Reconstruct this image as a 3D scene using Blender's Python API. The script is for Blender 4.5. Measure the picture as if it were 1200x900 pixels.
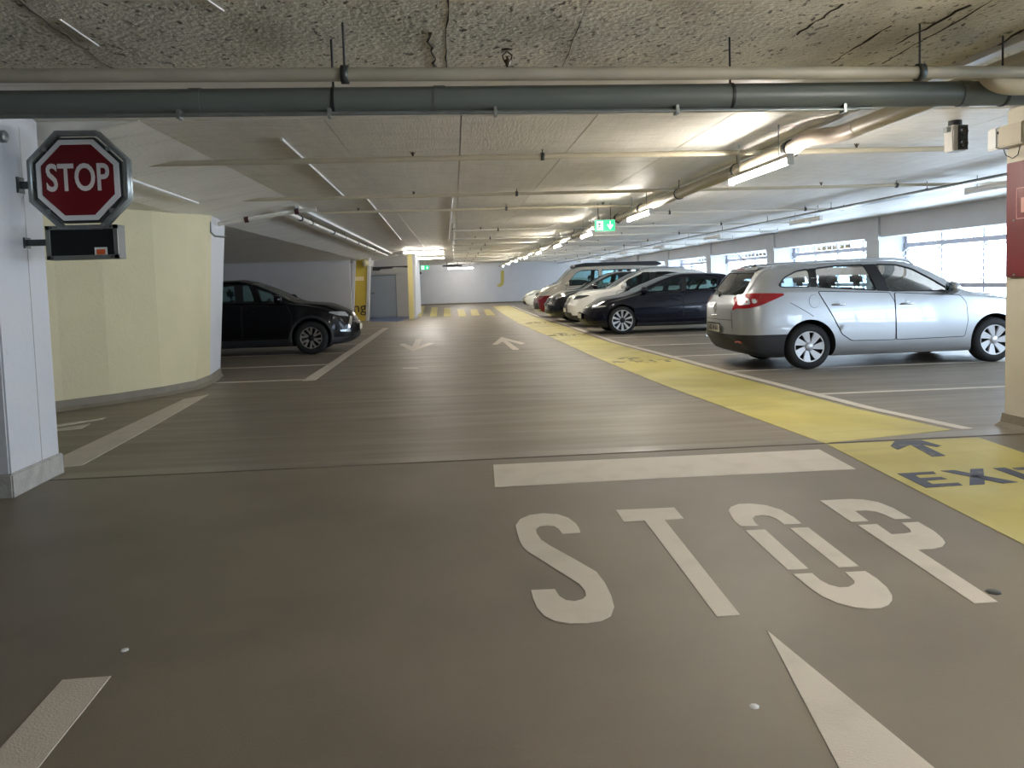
import bpy, bmesh, math, random
import numpy as np
from mathutils import Vector, Matrix
from mathutils.bvhtree import BVHTree
from mathutils.geometry import delaunay_2d_cdt
random.seed(7)
for o in list(bpy.data.objects): bpy.data.objects.remove(o)
scn = bpy.context.scene
COL = scn.collection
R = math.radians
PI = math.pi

# ------------------------------------------------------------------ camera
FPX, PX, PY = 950.0, 600.0, 395.0          # focal length and principal point in the 1200x900 frame
YAW, PITCH, ROLL, CH = 0.069320, 0.067279, 0.03, 1.32
_f0 = Vector((math.sin(YAW), math.cos(YAW), 0)); _r0 = Vector((math.cos(YAW), -math.sin(YAW), 0)); _u0 = Vector((0, 0, 1))
CF = _f0*math.cos(PITCH) - _u0*math.sin(PITCH)
_U = _u0*math.cos(PITCH) + _f0*math.sin(PITCH)
CR = _r0*math.cos(ROLL) - _U*math.sin(ROLL)
CU = _U*math.cos(ROLL) + _r0*math.sin(ROLL)
CC = Vector((0, 0, CH))
cd = bpy.data.cameras.new('camera'); cam = bpy.data.objects.new('camera', cd); COL.objects.link(cam)
cd.sensor_width = 36; cd.sensor_fit = 'HORIZONTAL'; cd.lens = FPX/1200*36
cd.shift_x = 0; cd.shift_y = -(450-PY)/1200
cd.clip_start = .05; cd.clip_end = 300
cam.matrix_world = Matrix(((CR.x, CU.x, -CF.x, 0), (CR.y, CU.y, -CF.y, 0), (CR.z, CU.z, -CF.z, CH), (0, 0, 0, 1)))
scn.camera = cam

# ------------------------------------------------------------------ world, exposure
w = bpy.data.worlds.new('overcast_sky'); scn.world = w; w.use_nodes = True
bg = w.node_tree.nodes['Background']; bg.inputs[0].default_value = (.66, .82, 1.0, 1); bg.inputs[1].default_value = 7.6
vs = scn.view_settings
vs.view_transform = 'Standard'; vs.look = 'None'; vs.exposure = 1.05; vs.gamma = 1; vs.use_curve_mapping = False
TUBE_E = 74.0       # radiance of the lit tubes

# ------------------------------------------------------------------ photo measurements -> places on real planes
def ray(px, py): return (CF*FPX + CR*(px-PX) - CU*(py-PY)).normalized()
def Zp(px, py, z):                                  # point of a horizontal plane
    d = ray(px, py); t = (z-CH)/d.z; return CC + d*t
def G(px, py): return Zp(px, py, 0)
def Yp(px, py, Y):
    d = ray(px, py); return CC + d*(Y/d.y)
def Xp(px, py, X):
    d = ray(px, py); return CC + d*(X/d.x)
J0, J1 = G(50, 563.5), G(1176, 510)
JK = (J1.y-J0.y)/(J1.x-J0.x)
def jY(x): return J0.y + JK*(x-J0.x)                # the expansion joint
SLOPE = .02                                          # the near slab rises towards the joint
def nz(x, y): return SLOPE*(y-jY(x))
def N(px, py):
    n = Vector((SLOPE*JK, -SLOPE, 1)); p0 = Vector((0, jY(0), 0)); d = ray(px, py)
    return CC + d*(((p0-CC).dot(n))/d.dot(n))

# ------------------------------------------------------------------ helpers
def lin(c):
    c = c/255.0
    return c/12.92 if c <= .04045 else ((c+.055)/1.055)**2.4
def rgb(r, g, b): return (lin(r), lin(g), lin(b), 1)
MATS = {}
def mat(name, col, rough=.5, metal=0, noise=None, bump=None, emit=None, spec=.5, coat=0, streak=None, alpha=None, scl=(1, 1, 1)):
    """noise=(scale, amount) tints the colour; bump=(scale, strength)"""
    m = bpy.data.materials.new(name); m.use_nodes = True; MATS[name] = m
    nt = m.node_tree; b = nt.nodes['Principled BSDF']
    b.inputs['Base Color'].default_value = col; b.inputs['Roughness'].default_value = rough
    b.inputs['Metallic'].default_value = metal; b.inputs['Specular IOR Level'].default_value = spec
    b.inputs['Coat Weight'].default_value = coat; b.inputs['Coat Roughness'].default_value = .04
    if emit:
        b.inputs['Emission Color'].default_value = emit[0]; b.inputs['Emission Strength'].default_value = emit[1]
    if noise or bump or streak:
        tc = nt.nodes.new('ShaderNodeTexCoord'); mp = nt.nodes.new('ShaderNodeMapping'); mp.inputs['Scale'].default_value = scl
        nt.links.new(tc.outputs['Object'], mp.inputs[0])
    last = None
    if noise:
        n = nt.nodes.new('ShaderNodeTexNoise'); n.inputs['Scale'].default_value = noise[0]; n.inputs['Detail'].default_value = 6
        nt.links.new(mp.outputs[0], n.inputs['Vector'])
        r = nt.nodes.new('ShaderNodeValToRGB'); a = noise[1]
        r.color_ramp.elements[0].position = .3; r.color_ramp.elements[1].position = .7
        r.color_ramp.elements[0].color = tuple(c*(1-a) for c in col[:3])+(1,)
        r.color_ramp.elements[1].color = tuple(min(1, c*(1+a)) for c in col[:3])+(1,)
        nt.links.new(n.outputs['Fac'], r.inputs[0]); last = r.outputs[0]
        nt.links.new(last, b.inputs['Base Color'])
    if bump:
        n2 = nt.nodes.new('ShaderNodeTexNoise'); n2.inputs['Scale'].default_value = bump[0]; n2.inputs['Detail'].default_value = 5
        nt.links.new(mp.outputs[0], n2.inputs['Vector'])
        bp = nt.nodes.new('ShaderNodeBump'); bp.inputs['Strength'].default_value = bump[1]; bp.inputs['Distance'].default_value = .02
        nt.links.new(n2.outputs['Fac'], bp.inputs['Height']); nt.links.new(bp.outputs[0], b.inputs['Normal'])
    return m
def layer(m, col, scale, lo, hi, scl=(1, 1, 1), detail=8, amount=1.0, rough=None, kind='noise'):
    """mix a second colour over the base where a noise is high: stains, wear, pores"""
    nt = m.node_tree; b = nt.nodes['Principled BSDF']; inp = b.inputs['Base Color']
    tc = nt.nodes.new('ShaderNodeTexCoord'); mp = nt.nodes.new('ShaderNodeMapping'); mp.inputs['Scale'].default_value = scl
    nt.links.new(tc.outputs['Object'], mp.inputs[0])
    n = nt.nodes.new('ShaderNodeTexNoise'); n.inputs['Scale'].default_value = scale; n.inputs['Detail'].default_value = detail
    nt.links.new(mp.outputs[0], n.inputs['Vector'])
    mr = nt.nodes.new('ShaderNodeMapRange'); mr.inputs[1].default_value = lo; mr.inputs[2].default_value = hi; mr.inputs[3].default_value = 0; mr.inputs[4].default_value = amount
    nt.links.new(n.outputs['Fac'], mr.inputs[0])
    mx = nt.nodes.new('ShaderNodeMix'); mx.data_type = 'RGBA'
    if inp.is_linked: nt.links.new(inp.links[0].from_socket, mx.inputs[6])
    else: mx.inputs[6].default_value = inp.default_value
    mx.inputs[7].default_value = col
    nt.links.new(mr.outputs[0], mx.inputs[0]); nt.links.new(mx.outputs[2], inp)
    return m
def gloss(m, scale, scl, lo, hi):
    """uneven sheen of a trowelled coating"""
    nt = m.node_tree; b = nt.nodes['Principled BSDF']; tc = nt.nodes.new('ShaderNodeTexCoord'); mp = nt.nodes.new('ShaderNodeMapping'); mp.inputs['Scale'].default_value = scl
    nt.links.new(tc.outputs['Object'], mp.inputs[0]); n = nt.nodes.new('ShaderNodeTexNoise'); n.inputs['Scale'].default_value = scale; n.inputs['Detail'].default_value = 6
    nt.links.new(mp.outputs[0], n.inputs['Vector']); mr = nt.nodes.new('ShaderNodeMapRange'); mr.inputs[1].default_value = .3; mr.inputs[2].default_value = .7; mr.inputs[3].default_value = lo; mr.inputs[4].default_value = hi
    nt.links.new(n.outputs['Fac'], mr.inputs[0]); nt.links.new(mr.outputs[0], b.inputs['Roughness'])
def glass(name, tint, rough=.02, refl=1.0, ior=1.5):
    m = bpy.data.materials.new(name); m.use_nodes = True; MATS[name] = m; nt = m.node_tree; nt.nodes.clear()
    out = nt.nodes.new('ShaderNodeOutputMaterial'); tr = nt.nodes.new('ShaderNodeBsdfTransparent'); gl = nt.nodes.new('ShaderNodeBsdfGlossy')
    fr = nt.nodes.new('ShaderNodeFresnel'); fr.inputs[0].default_value = ior; mx = nt.nodes.new('ShaderNodeMixShader')
    tr.inputs[0].default_value = tint; gl.inputs['Roughness'].default_value = rough; gl.inputs[0].default_value = (refl, refl, refl, 1)
    nt.links.new(fr.outputs[0], mx.inputs[0]); nt.links.new(tr.outputs[0], mx.inputs[1]); nt.links.new(gl.outputs[0], mx.inputs[2]); nt.links.new(mx.outputs[0], out.inputs[0])
    return m

def link(name, me, m=None, parent=None):
    o = bpy.data.objects.new(name, me); COL.objects.link(o)
    if m is not None:
        for x in (m if isinstance(m, (list, tuple)) else [m]): me.materials.append(x)
    if parent is not None: o.parent = parent
    return o
def mesh(name, vs_, fs, m=None, parent=None, smooth=False, fix=True):
    me = bpy.data.meshes.new(name); me.from_pydata([tuple(v) for v in vs_], [], fs); me.update()
    if fix:
        bm = bmesh.new(); bm.from_mesh(me); bmesh.ops.recalc_face_normals(bm, faces=bm.faces); bm.to_mesh(me); bm.free()
    if smooth:
        for p in me.polygons: p.use_smooth = True
    return link(name, me, m, parent)
class MB:
    """collects boxes, tubes, lathes and prisms of ONE part"""
    def __init__(s): s.v = []; s.f = []; s.sm = []
    def add(s, v, f, sm=False):
        k = len(s.v); s.v += [Vector(q) for q in v]; s.f += [[i+k for i in q] for q in f]; s.sm += [sm]*len(f); return s
    def box(s, a, b):
        (x0, y0, z0), (x1, y1, z1) = a, b
        v = [(x, y, z) for x in (x0, x1) for y in (y0, y1) for z in (z0, z1)]
        return s.add(v, [(0, 1, 3, 2), (4, 6, 7, 5), (0, 4, 5, 1), (2, 3, 7, 6), (0, 2, 6, 4), (1, 5, 7, 3)])
    def cbox(s, c, d): return s.box([c[i]-d[i]/2 for i in range(3)], [c[i]+d[i]/2 for i in range(3)])
    def bar(s, a, b, w, h=None, up=(0, 0, 1)):
        a, b = Vector(a), Vector(b); h = h or w; d = (b-a).normalized(); u = Vector(up)
        if abs(d.dot(u)) > .95: u = Vector((0, 1, 0))
        sx = d.cross(u).normalized(); sz = sx.cross(d)
        v = [p + sx*i*w/2 + sz*j*h/2 for p in (a, b) for i, j in ((-1, -1), (1, -1), (1, 1), (-1, 1))]
        return s.add(v, [(0, 1, 2, 3), (4, 5, 6, 7), (0, 1, 5, 4), (1, 2, 6, 5), (2, 3, 7, 6), (3, 0, 4, 7)])
    def tube(s, pts, r, n=10, closed=False, cap=True):
        pts = [Vector(p) for p in pts]; m = len(pts); rs = r if isinstance(r, (list, tuple)) else [r]*m
        v = []; f = []; pv = None
        for i, p in enumerate(pts):
            if closed: t = pts[(i+1) % m]-pts[i-1]
            else: t = (pts[min(i+1, m-1)]-pts[max(i-1, 0)])
            t.normalize()
            if pv is None:
                pv = t.cross(Vector((0, 0, 1)))
                if pv.length < .1: pv = t.cross(Vector((0, 1, 0)))
            pv = (pv - t*pv.dot(t)).normalized(); q = t.cross(pv)
            for k in range(n):
                a = 2*PI*k/n; v.append(p + (pv*math.cos(a)+q*math.sin(a))*rs[i])
        for i in range(m if closed else m-1):
            for k in range(n):
                a = i*n+k; b = i*n+(k+1) % n; i2 = (i+1) % m; f.append((a, b, i2*n+(k+1) % n, i2*n+k))
        s.add(v, f, True)
        if cap and not closed: s.add(v[:n], [list(range(n))]); s.add(v[-n:], [list(range(n))])
        return s
    def lathe(s, prof, o=(0, 0, 0), ax='z', n=24, sm=True):
        o = Vector(o); v = []; f = []
        for (r, h) in prof:
            for k in range(n):
                a = 2*PI*k/n; c, d = r*math.cos(a), r*math.sin(a)
                v.append(o + (Vector((c, d, h)) if ax == 'z' else Vector((c, h, d)) if ax == 'y' else Vector((h, c, d))))
        for i in range(len(prof)-1):
            for k in range(n): f.append((i*n+k, i*n+(k+1) % n, (i+1)*n+(k+1) % n, (i+1)*n+k))
        return s.add(v, f, sm)
    def prism(s, out, axis, a, b):
        """2-D outline extruded along axis between a and b"""
        def P(u, t, h): return (h, u, t) if axis == 'x' else (u, h, t) if axis == 'y' else (u, t, h)
        n = len(out); v = [P(u, t, a) for u, t in out] + [P(u, t, b) for u, t in out]
        f = [list(range(n)), list(range(n, 2*n))] + [(i, (i+1) % n, n+(i+1) % n, n+i) for i in range(n)]
        return s.add(v, f)
    def build(s, name, m=None, parent=None, bevel=0):
        me = bpy.data.meshes.new(name); me.from_pydata([tuple(q) for q in s.v], [], s.f); me.update()
        me.polygons.foreach_set('use_smooth', s.sm)
        bm = bmesh.new(); bm.from_mesh(me); bmesh.ops.recalc_face_normals(bm, faces=bm.faces)
        if bevel:
            bmesh.ops.bevel(bm, geom=[e for e in bm.edges if len(e.link_faces) == 2 and e.calc_face_angle(0) > .5], offset=bevel, segments=2, affect='EDGES', clamp_overlap=True)
        bm.to_mesh(me); bm.free()
        return link(name, me, m, parent)
def tag(o, label=None, cat=None, group=None, kind=None):
    if label: o['label'] = label
    if cat: o['category'] = cat
    if group: o['group'] = group
    if kind: o['kind'] = kind
    return o
def empty(name, loc=(0, 0, 0), rz=0, label=None, cat=None, group=None):
    o = bpy.data.objects.new(name, None); COL.objects.link(o); o.location = loc; o.rotation_euler = (0, 0, rz); o.empty_display_size = .2
    return tag(o, label, cat, group)
def text_obj(name, s, size, m, parent, loc, rot, depth=.002, sx=1.0, align='CENTER', bold=0):
    c = bpy.data.curves.new(name, 'FONT'); c.body = s; c.size = size; c.extrude = depth; c.align_x = align; c.align_y = 'CENTER'; c.resolution_u = 4; c.offset = bold
    t = bpy.data.objects.new(name, c); COL.objects.link(t); bpy.context.view_layer.update()
    me = bpy.data.meshes.new_from_object(t.evaluated_get(bpy.context.evaluated_depsgraph_get())); bpy.data.objects.remove(t); bpy.data.curves.remove(c)
    me.materials.clear(); o = link(name, me, m, parent); o.location = loc; o.rotation_euler = rot; o.scale = (sx, 1, 1); return o
def chaikin(p, k=2):
    for _ in range(k):
        q = []
        for i in range(len(p)):
            a, b = p[i], p[(i+1) % len(p)]
            q += [(a[0]*.8+b[0]*.2, a[1]*.8+b[1]*.2), (a[0]*.2+b[0]*.8, a[1]*.2+b[1]*.8)]
        p = q
    return p

def rounded(p, r=.05, n=4):
    q = []
    for i in range(len(p)):
        a, b, c = Vector(p[i-1]), Vector(p[i]), Vector(p[(i+1) % len(p)])
        d = min(r, (a-b).length*.42, (c-b).length*.42); s_ = b+(a-b).normalized()*d; e_ = b+(c-b).normalized()*d
        for k in range(n+1):
            t = k/n; v = s_*(1-t)**2+b*2*t*(1-t)+e_*t*t; q.append((v.x, v.y))
    return q

# ------------------------------------------------------------------ materials
floor_m = mat('floor_coating', rgb(125, 115, 101), .45, noise=(1.6, .10), bump=(90, .10), spec=.45)
layer(floor_m, rgb(98, 90, 80), .9, .5, .78, (.8, 1.0, 1), amount=.4)
gloss(floor_m, 2.0, (.25, 2.6, 1), .38, .56)
near_m = mat('floor_coating_near', rgb(125, 115, 101), .5, noise=(1.3, .10), bump=(160, .08), spec=.4)
layer(near_m, rgb(128, 120, 110), 130, .5, .7, amount=.35)
layer(near_m, rgb(90, 83, 73), .8, .5, .75, amount=.5)
paint_w = mat('white_road_paint', rgb(205, 195, 182), .55, bump=(120, .2)); layer(paint_w, rgb(165, 155, 143), 5, .5, .8, amount=.4)
paint_cream = paint_w
paint_y = mat('yellow_road_paint', rgb(184, 170, 92), .5, bump=(110, .2), noise=(1.7, .12)); layer(paint_y, rgb(206, 196, 132), 1.2, .45, .75, amount=.75); layer(paint_y, rgb(150, 138, 100), 2.2, .55, .8, (.4, 2.5, 1), amount=.5)
paint_blk = mat('dark_blue_road_paint', rgb(66, 68, 84), .55, bump=(110, .2)); layer(paint_blk, rgb(140, 132, 95), 9, .58, .75, amount=.8)
paint_blue = mat('blue_floor_paint', rgb(66, 84, 120), .5)
rough_m = mat('rough_concrete', rgb(220, 214, 200), .85, noise=(3.2, .10), bump=(30, .55), spec=.2)
layer(rough_m, rgb(80, 74, 63), 21, .60, .66, (1.5, .8, 1), 11, .85); layer(rough_m, rgb(92, 86, 74), 60, .61, .68, (1.4, .8, 1), 6, .8)  # dark specks: shade inside the pores put into the colour, plus grime
layer(rough_m, rgb(138, 131, 116), 2.2, .5, .8, (1, .5, 1), 10, .7)
layer(rough_m, rgb(205, 198, 182), 55, .64, .74, (1, 1, 1), 4, .6)
ceil_m = mat('board_marked_ceiling', rgb(234, 229, 220), .5, noise=(2.0, .05), bump=(14, .25), spec=.5, scl=(5, .5, 1))
layer(ceil_m, rgb(178, 170, 156), 2.4, .55, .85, (.7, 3.0, 1), 8, .5); layer(ceil_m, rgb(192, 185, 172), 9, .5, .7, (.5, 6.0, 1), 8, .5)
smooth_m = mat('smooth_ceiling_band', rgb(234, 229, 220), .5, noise=(2.0, .06), bump=(30, .2)); layer(smooth_m, rgb(165, 157, 142), 3, .55, .8, (.3, 3, 1), 8, .5)
crack_m = mat('dark_joint_sealant', rgb(58, 53, 45), .9)
wall_m = mat('white_wall_paint', rgb(190, 190, 193), .6, noise=(2.5, .03), bump=(22, .15)); layer(wall_m, rgb(170, 168, 165), 9, .68, .78, amount=.5)
greywall_m = mat('white_wall_paint_plain', rgb(190, 190, 193), .6, noise=(2, .03), bump=(20, .1))
cream_m = mat('cream_wall_paint', rgb(198, 187, 150), .6, noise=(2.2, .04), bump=(25, .2)); layer(cream_m, rgb(174, 161, 122), 7, .68, .8, amount=.5)
yellow_m = mat('yellow_wall_paint', rgb(190, 166, 62), .6, noise=(3, .05))
cove_m = mat('concrete_cove', rgb(118, 109, 94), .65, noise=(6, .12), bump=(50, .3))
darkcove_m = cove_m
palebase_m = mat('pale_concrete_base', rgb(160, 157, 150), .7, noise=(9, .16), bump=(50, .4))
red_m = mat('red_panel_paint', rgb(104, 14, 20), .4, noise=(8, .06))
redfilm_m = mat('red_retroreflective', rgb(104, 6, 18), .4, noise=(40, .03))
white_m = mat('white_enamel', rgb(222, 222, 222), .4)
offw_m = mat('offwhite_lettering', rgb(215, 208, 205), .45)
galv_m = mat('galvanised_steel', rgb(150, 156, 156), .35, .75, noise=(14, .12))
dkgalv_m = mat('dark_steel', rgb(70, 74, 74), .4, .6)
greyplast_m = mat('grey_drain_pipe', rgb(98, 104, 99), .4, noise=(3, .05))
beige_m = mat('beige_painted_pipe', rgb(196, 186, 164), .42, noise=(6, .05), bump=(30, .05))
whitepipe_m = mat('white_painted_pipe', rgb(214, 209, 200), .4, noise=(6, .04))
black_m = mat('black_plastic', rgb(26, 26, 28), .5)
rubber_m = mat('tyre_rubber', rgb(24, 24, 26), .75, bump=(60, .2))
screen_m = mat('dark_display_glass', rgb(24, 28, 28), .15)
orange_m = mat('orange_print', rgb(206, 92, 40), .5)
brass_m = mat('sprinkler_brass', rgb(86, 76, 62), .35, .8)
greensign_m = mat('green_lit_sign', rgb(0, 150, 96), .4, emit=(rgb(0, 180, 112), .9))
figure_m = mat('dark_green_figure', rgb(0, 96, 62), .5)
whitesign_m = mat('white_lit_pictogram', rgb(240, 255, 248), .4, emit=((.85, 1, .93, 1), .8))
tube_m = mat('lit_fluorescent_tube', rgb(255, 250, 240), .4, emit=((1, .95, .86, 1), TUBE_E))
dimtube_m = mat('unlit_fluorescent_tube', rgb(235, 235, 235), .3)
door_m = mat('pale_blue_grey_door', rgb(158, 168, 182), .5)
windowframe_m = mat('window_frame_paint', rgb(178, 178, 188), .45)
pane_m = glass('louvre_glass', (.93, .97, 1, 1), ior=1.12)

# ================================================================== STRUCTURE
CZ = 2.60                                   # main ceiling
XR, XW = 10.0, 10.65                        # inner face of the right columns; window plane
YF, YB = 53.0, -9.0                         # end wall, wall behind the viewpoint
# ---- floors
xl, xr = -11.0, 11.0
fl = mesh('floor', [(xl, jY(xl)+.02, 0), (xr, jY(xr)+.02, 0), (xr, YF+.2, 0), (xl, YF+.2, 0), (xl, jY(xl)+.02, -.3), (xr, jY(xr)+.02, -.3), (xr, YF+.2, -.3), (xl, YF+.2, -.3)],
          [(0, 1, 2, 3), (4, 7, 6, 5), (0, 4, 5, 1), (1, 5, 6, 2), (2, 6, 7, 3), (3, 7, 4, 0)], floor_m); tag(fl, kind='structure')
ys = [YB-.2, None]
def nv(x, y): return (x, y, nz(x, y))
fn = mesh('floor', [nv(xl, YB-.2), nv(xr, YB-.2), nv(xr, jY(xr)-.005), nv(xl, jY(xl)-.005), (xl, YB-.2, -.75), (xr, YB-.2, -.75), (xr, jY(xr)-.005, -.3), (xl, jY(xl)-.005, -.3)],
          [(0, 1, 2, 3), (4, 7, 6, 5), (0, 4, 5, 1), (1, 5, 6, 2), (2, 6, 7, 3), (3, 7, 4, 0)], near_m); tag(fn, kind='structure')
jm = MB(); jm.add([(xl, jY(xl)-.01, -.012), (xr, jY(xr)-.01, -.012), (xr, jY(xr)+.03, -.012), (xl, jY(xl)+.03, -.012), (xl, jY(xl)-.01, -.1), (xr, jY(xr)-.01, -.1), (xr, jY(xr)+.03, -.1), (xl, jY(xl)+.03, -.1)],
        [(0, 1, 2, 3), (4, 7, 6, 5), (0, 4, 5, 1), (1, 5, 6, 2), (2, 6, 7, 3), (3, 7, 4, 0)])
tag(jm.build('expansion_joint', crack_m), kind='structure')

# ---- painted markings, thin films on the slab they belong to
def film(name, pts, m, parent, lab=None, h=.003):
    n = len(pts); v = [Vector(p)+Vector((0, 0, h)) for p in pts] + [Vector(p)-Vector((0, 0, .004)) for p in pts]
    o = mesh(name, v, [list(range(n))]+[(i, (i+1) % n, n+(i+1) % n, n+i) for i in range(n)], m, parent)
    if lab: o['label'] = lab
    return o
def crop(o, s): return lambda p: (o[0]+p[0]*s, o[1]+p[1]*s)
c1 = crop((560, 560), 340/1200); c2 = crop((840, 560), .3); c3 = crop((960, 480), .2); c7 = crop((440, 370), 1/6); c6 = crop((420, 240), .2)
def smooth_open(p): return p
S = [(425, 228), (418, 208), (405, 190), (375, 167), (330, 152), (270, 148), (215, 155), (175, 172), (157, 198), (163, 228), (172, 258), (185, 285), (205, 305), (290, 358), (380, 415), (420, 440), (443, 468), (448, 490), (433, 504), (400, 512), (365, 508), (338, 492), (318, 462),
     (220, 466), (228, 500), (245, 540), (275, 573), (320, 595), (380, 604), (450, 602), (510, 593), (550, 572), (564, 535), (552, 490), (525, 435), (490, 390), (400, 338), (300, 283), (262, 258), (243, 230), (240, 212), (255, 201), (285, 198), (315, 200), (335, 212), (350, 232)]
film('stop_letter_s', [N(*c1(p)) for p in S], paint_w, fn, 'white painted letter S')
T = [(571, 134), (812, 124), (852, 170), (772, 175), (1085, 569), (988, 575), (690, 178), (604, 183)]
film('stop_letter_t', [N(*c1(p)) for p in T], paint_w, fn, 'white painted letter T')
O1 = [(92, 190), (72, 174), (55, 150), (46, 130), (55, 115), (85, 104), (130, 102), (190, 108), (250, 126), (300, 155), (333, 181), (264, 184), (235, 162), (205, 150), (175, 147), (150, 150), (140, 160), (148, 176), (165, 190)]
O4 = [(298, 378), (372, 374), (405, 402), (440, 420), (480, 430), (515, 428), (537, 416), (538, 405), (525, 392), (500, 370), (580, 366), (625, 395), (665, 430), (685, 462), (685, 480), (670, 498), (640, 510), (600, 513), (540, 508), (470, 490), (410, 463), (370, 436)]
for q in (O1, [(110, 207), (188, 203), (358, 357), (278, 361)], [(285, 198), (357, 195), (555, 347), (477, 351)], O4):
    film('stop_letter_o_piece', [N(*c2(p)) for p in q], paint_w, fn, 'stencilled piece of the white painted letter O')
P1 = [(402, 90), (520, 84), (570, 86), (630, 96), (690, 120), (760, 160), (695, 163), (655, 145), (620, 133), (580, 128), (540, 131), (593, 170), (525, 173)]
P2 = [(552, 186), (625, 182), (683, 222), (735, 219), (760, 214), (755, 203), (722, 177), (787, 174), (850, 210), (882, 238), (893, 255), (880, 270), (850, 278), (785, 282), (1098, 486), (1006, 492)]
for q in (P1, P2): film('stop_letter_p_piece', [N(*c2(p)) for p in q], paint_w, fn, 'stencilled piece of the white painted letter P')
film('stop_bar', [N(578, 545), N(770, 536), N(960, 527), N(1003, 550), N(790, 560), N(580, 571)], paint_w, fn, 'white painted stop bar')
film('lane_arrow', [N(898.6, 739), N(1094, 900), N(1190, 979), N(1098, 985), N(1180, 1120), N(1090, 1130), N(1024, 978)], paint_w, fn, 'white painted arrow')
film('lane_dash', [N(73, 797.4), N(130, 793), N(45, 900), N(-90, 1070), N(-180, 1075), N(0, 878)], paint_w, fn, 'white painted lane dash')
yl0, yl1 = N(969.5, 521), N(1200, 638.5); yd = (yl1-yl0).normalized()*6.0; yr0 = N(1147, 513)
film('yellow_walkway', [yl0, yr0, yr0+yd, yl0+yd], paint_y, fn, 'yellow painted walkway band')
E1 = [(458, 378), (668, 366), (685, 379), (560, 386), (590, 405), (715, 398), (750, 410), (625, 420), (665, 440), (815, 432), (840, 447), (625, 461)]
Xa = [(712, 362), (790, 358), (1165, 428), (1075, 436)]; Xb = [(885, 352), (962, 349), (970, 440), (880, 446)]
I1 = [(1018, 347), (1090, 343), (1320, 424), (1245, 430)]
T1 = [(1130, 345), (1350, 333), (1385, 346), (1300, 351), (1480, 416), (1405, 421), (1235, 354), (1160, 358)]
for nm, q in (('exit_letter_e', E1), ('exit_letter_x', Xa), ('exit_letter_x', Xb), ('exit_letter_i', I1), ('exit_letter_t', T1),
              ('exit_arrow', [(445, 186), (600, 183), (715, 214), (690, 222), (600, 206), (740, 273), (662, 279), (535, 208), (460, 238), (418, 216)])):
    film(nm, [N(*c3(p)) for p in q], paint_blk, fn, h=.005)
# far deck markings
WL = [(600, 358.6), (632, 371.5), (660, 379.7), (720, 400.5), (800, 421.3), (860, 437.5), (1022, 479), (1135, 503)]
YLm = [(577, 359), (589, 367.5), (608, 379), (656, 400), (700, 420), (774, 450), (801, 460), (890, 492), (960, 517.5), (967, 519.5)]
wp = [G(*p) for p in WL]; yp = [G(*p) for p in YLm]
wd = .055
film('bay_front_line', [p+Vector((-wd, 0, 0)) for p in wp]+[p+Vector((wd, 0, 0)) for p in reversed(wp)], paint_w, fl, 'long white line along the bays')
film('yellow_walkway', yp + [p+Vector((-wd-.09, 0, 0)) for p in reversed(wp)], paint_y, fl, 'yellow painted walkway band')
def wx(y):
    for a, b in zip(wp, wp[1:]):
        if b.y <= y <= a.y: return a.x+(b.x-a.x)*(y-a.y)/(b.y-a.y)
    return wp[0].x if y > wp[0].y else wp[-1].x
yb0 = G(957, 462).y; pitch = (G(867, 434).y-yb0)
BAYY = [yb0+pitch*i*.97 for i in range(17)]
for y in BAYY:
    x0 = wx(y); film('bay_line', [(x0, y-.04, 0), (9.95, y-.04, 0), (9.95, y+.04, 0), (x0, y+.04, 0)], paint_w, fl)
film('joint_nosing', [(-2.9, jY(-2.9)+.025, 0), (4.9, jY(4.9)+.025, 0), (4.9, jY(4.9)+.22, 0), (-2.9, jY(-2.9)+.20, 0)], mat('polished_joint_nosing', rgb(125, 115, 101), .38, noise=(1.6, .10)), fl, 'smooth strip along the joint', h=.002)
# left bays
la, lb = G(362, 446), G(452, 384.5)
film('bay_front_line', [la+Vector((-.09, 0, 0)), la+Vector((.09, 0, 0)), lb+Vector((.09, 0, 0)), lb+Vector((-.09, 0, 0))], paint_w, fl, 'white line along the left bays')
for py in (447, 430.3, 417, 407.2, 398.5, 391.5, 385):
    y = G(300 if py > 400 else 430, py+ (0 if py > 400 else 0)).y; x1 = la.x+(lb.x-la.x)*(y-la.y)/(lb.y-la.y)
    film('bay_line', [(-9.6, y-.05, 0), (x1-.05, y-.05, 0), (x1-.05, y+.05, 0), (-9.6, y+.05, 0)], paint_w, fl)
film('lane_line', [G(75, 547.5), G(75, 534), G(215, 468), G(245, 462.3), G(170, 505), G(97, 545)], paint_cream, fl, 'broad white line towards the ramp')
film('ramp_arrow', [G(50, 500), G(124, 489.7), G(119, 491.5), G(50, 503)], paint_cream, fl)
film('ramp_arrow', [G(60, 504), G(106, 496.8), G(95, 502.3), G(60, 506)], paint_cream, fl)
DA = [(285, 163), (328, 163), (303, 214), (378, 193), (415, 192), (263, 258), (168, 199), (207, 197), (258, 217)]
UA = [(885, 150), (1055, 195), (1020, 203), (925, 176), (1015, 240), (965, 241), (893, 183), (855, 205), (818, 206)]
film('lane_arrow', [G(*c7(p)) for p in DA], paint_w, fl, 'white arrow pointing along the oncoming lane')
film('lane_arrow', [G(*c7(p)) for p in UA], paint_w, fl, 'white arrow pointing up the lane')
film('paint_trace', [G(472, 431.2), G(490, 431.2), G(490, 432), G(472, 432)], paint_w, fl)
for q in ([(355, 595), (390, 595), (370, 655), (328, 655)], [(430, 600), (465, 600), (458, 655), (418, 655)], [(503, 605), (540, 605), (543, 655), (500, 655)],
          [(580, 612), (620, 612), (632, 655), (588, 655)], [(655, 613), (695, 613), (712, 648), (665, 650)], [(733, 613), (770, 613), (803, 648), (750, 648)]):
    film('crossing_stripe', [G(*c6(p)) for p in q], paint_y, fl)
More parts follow.
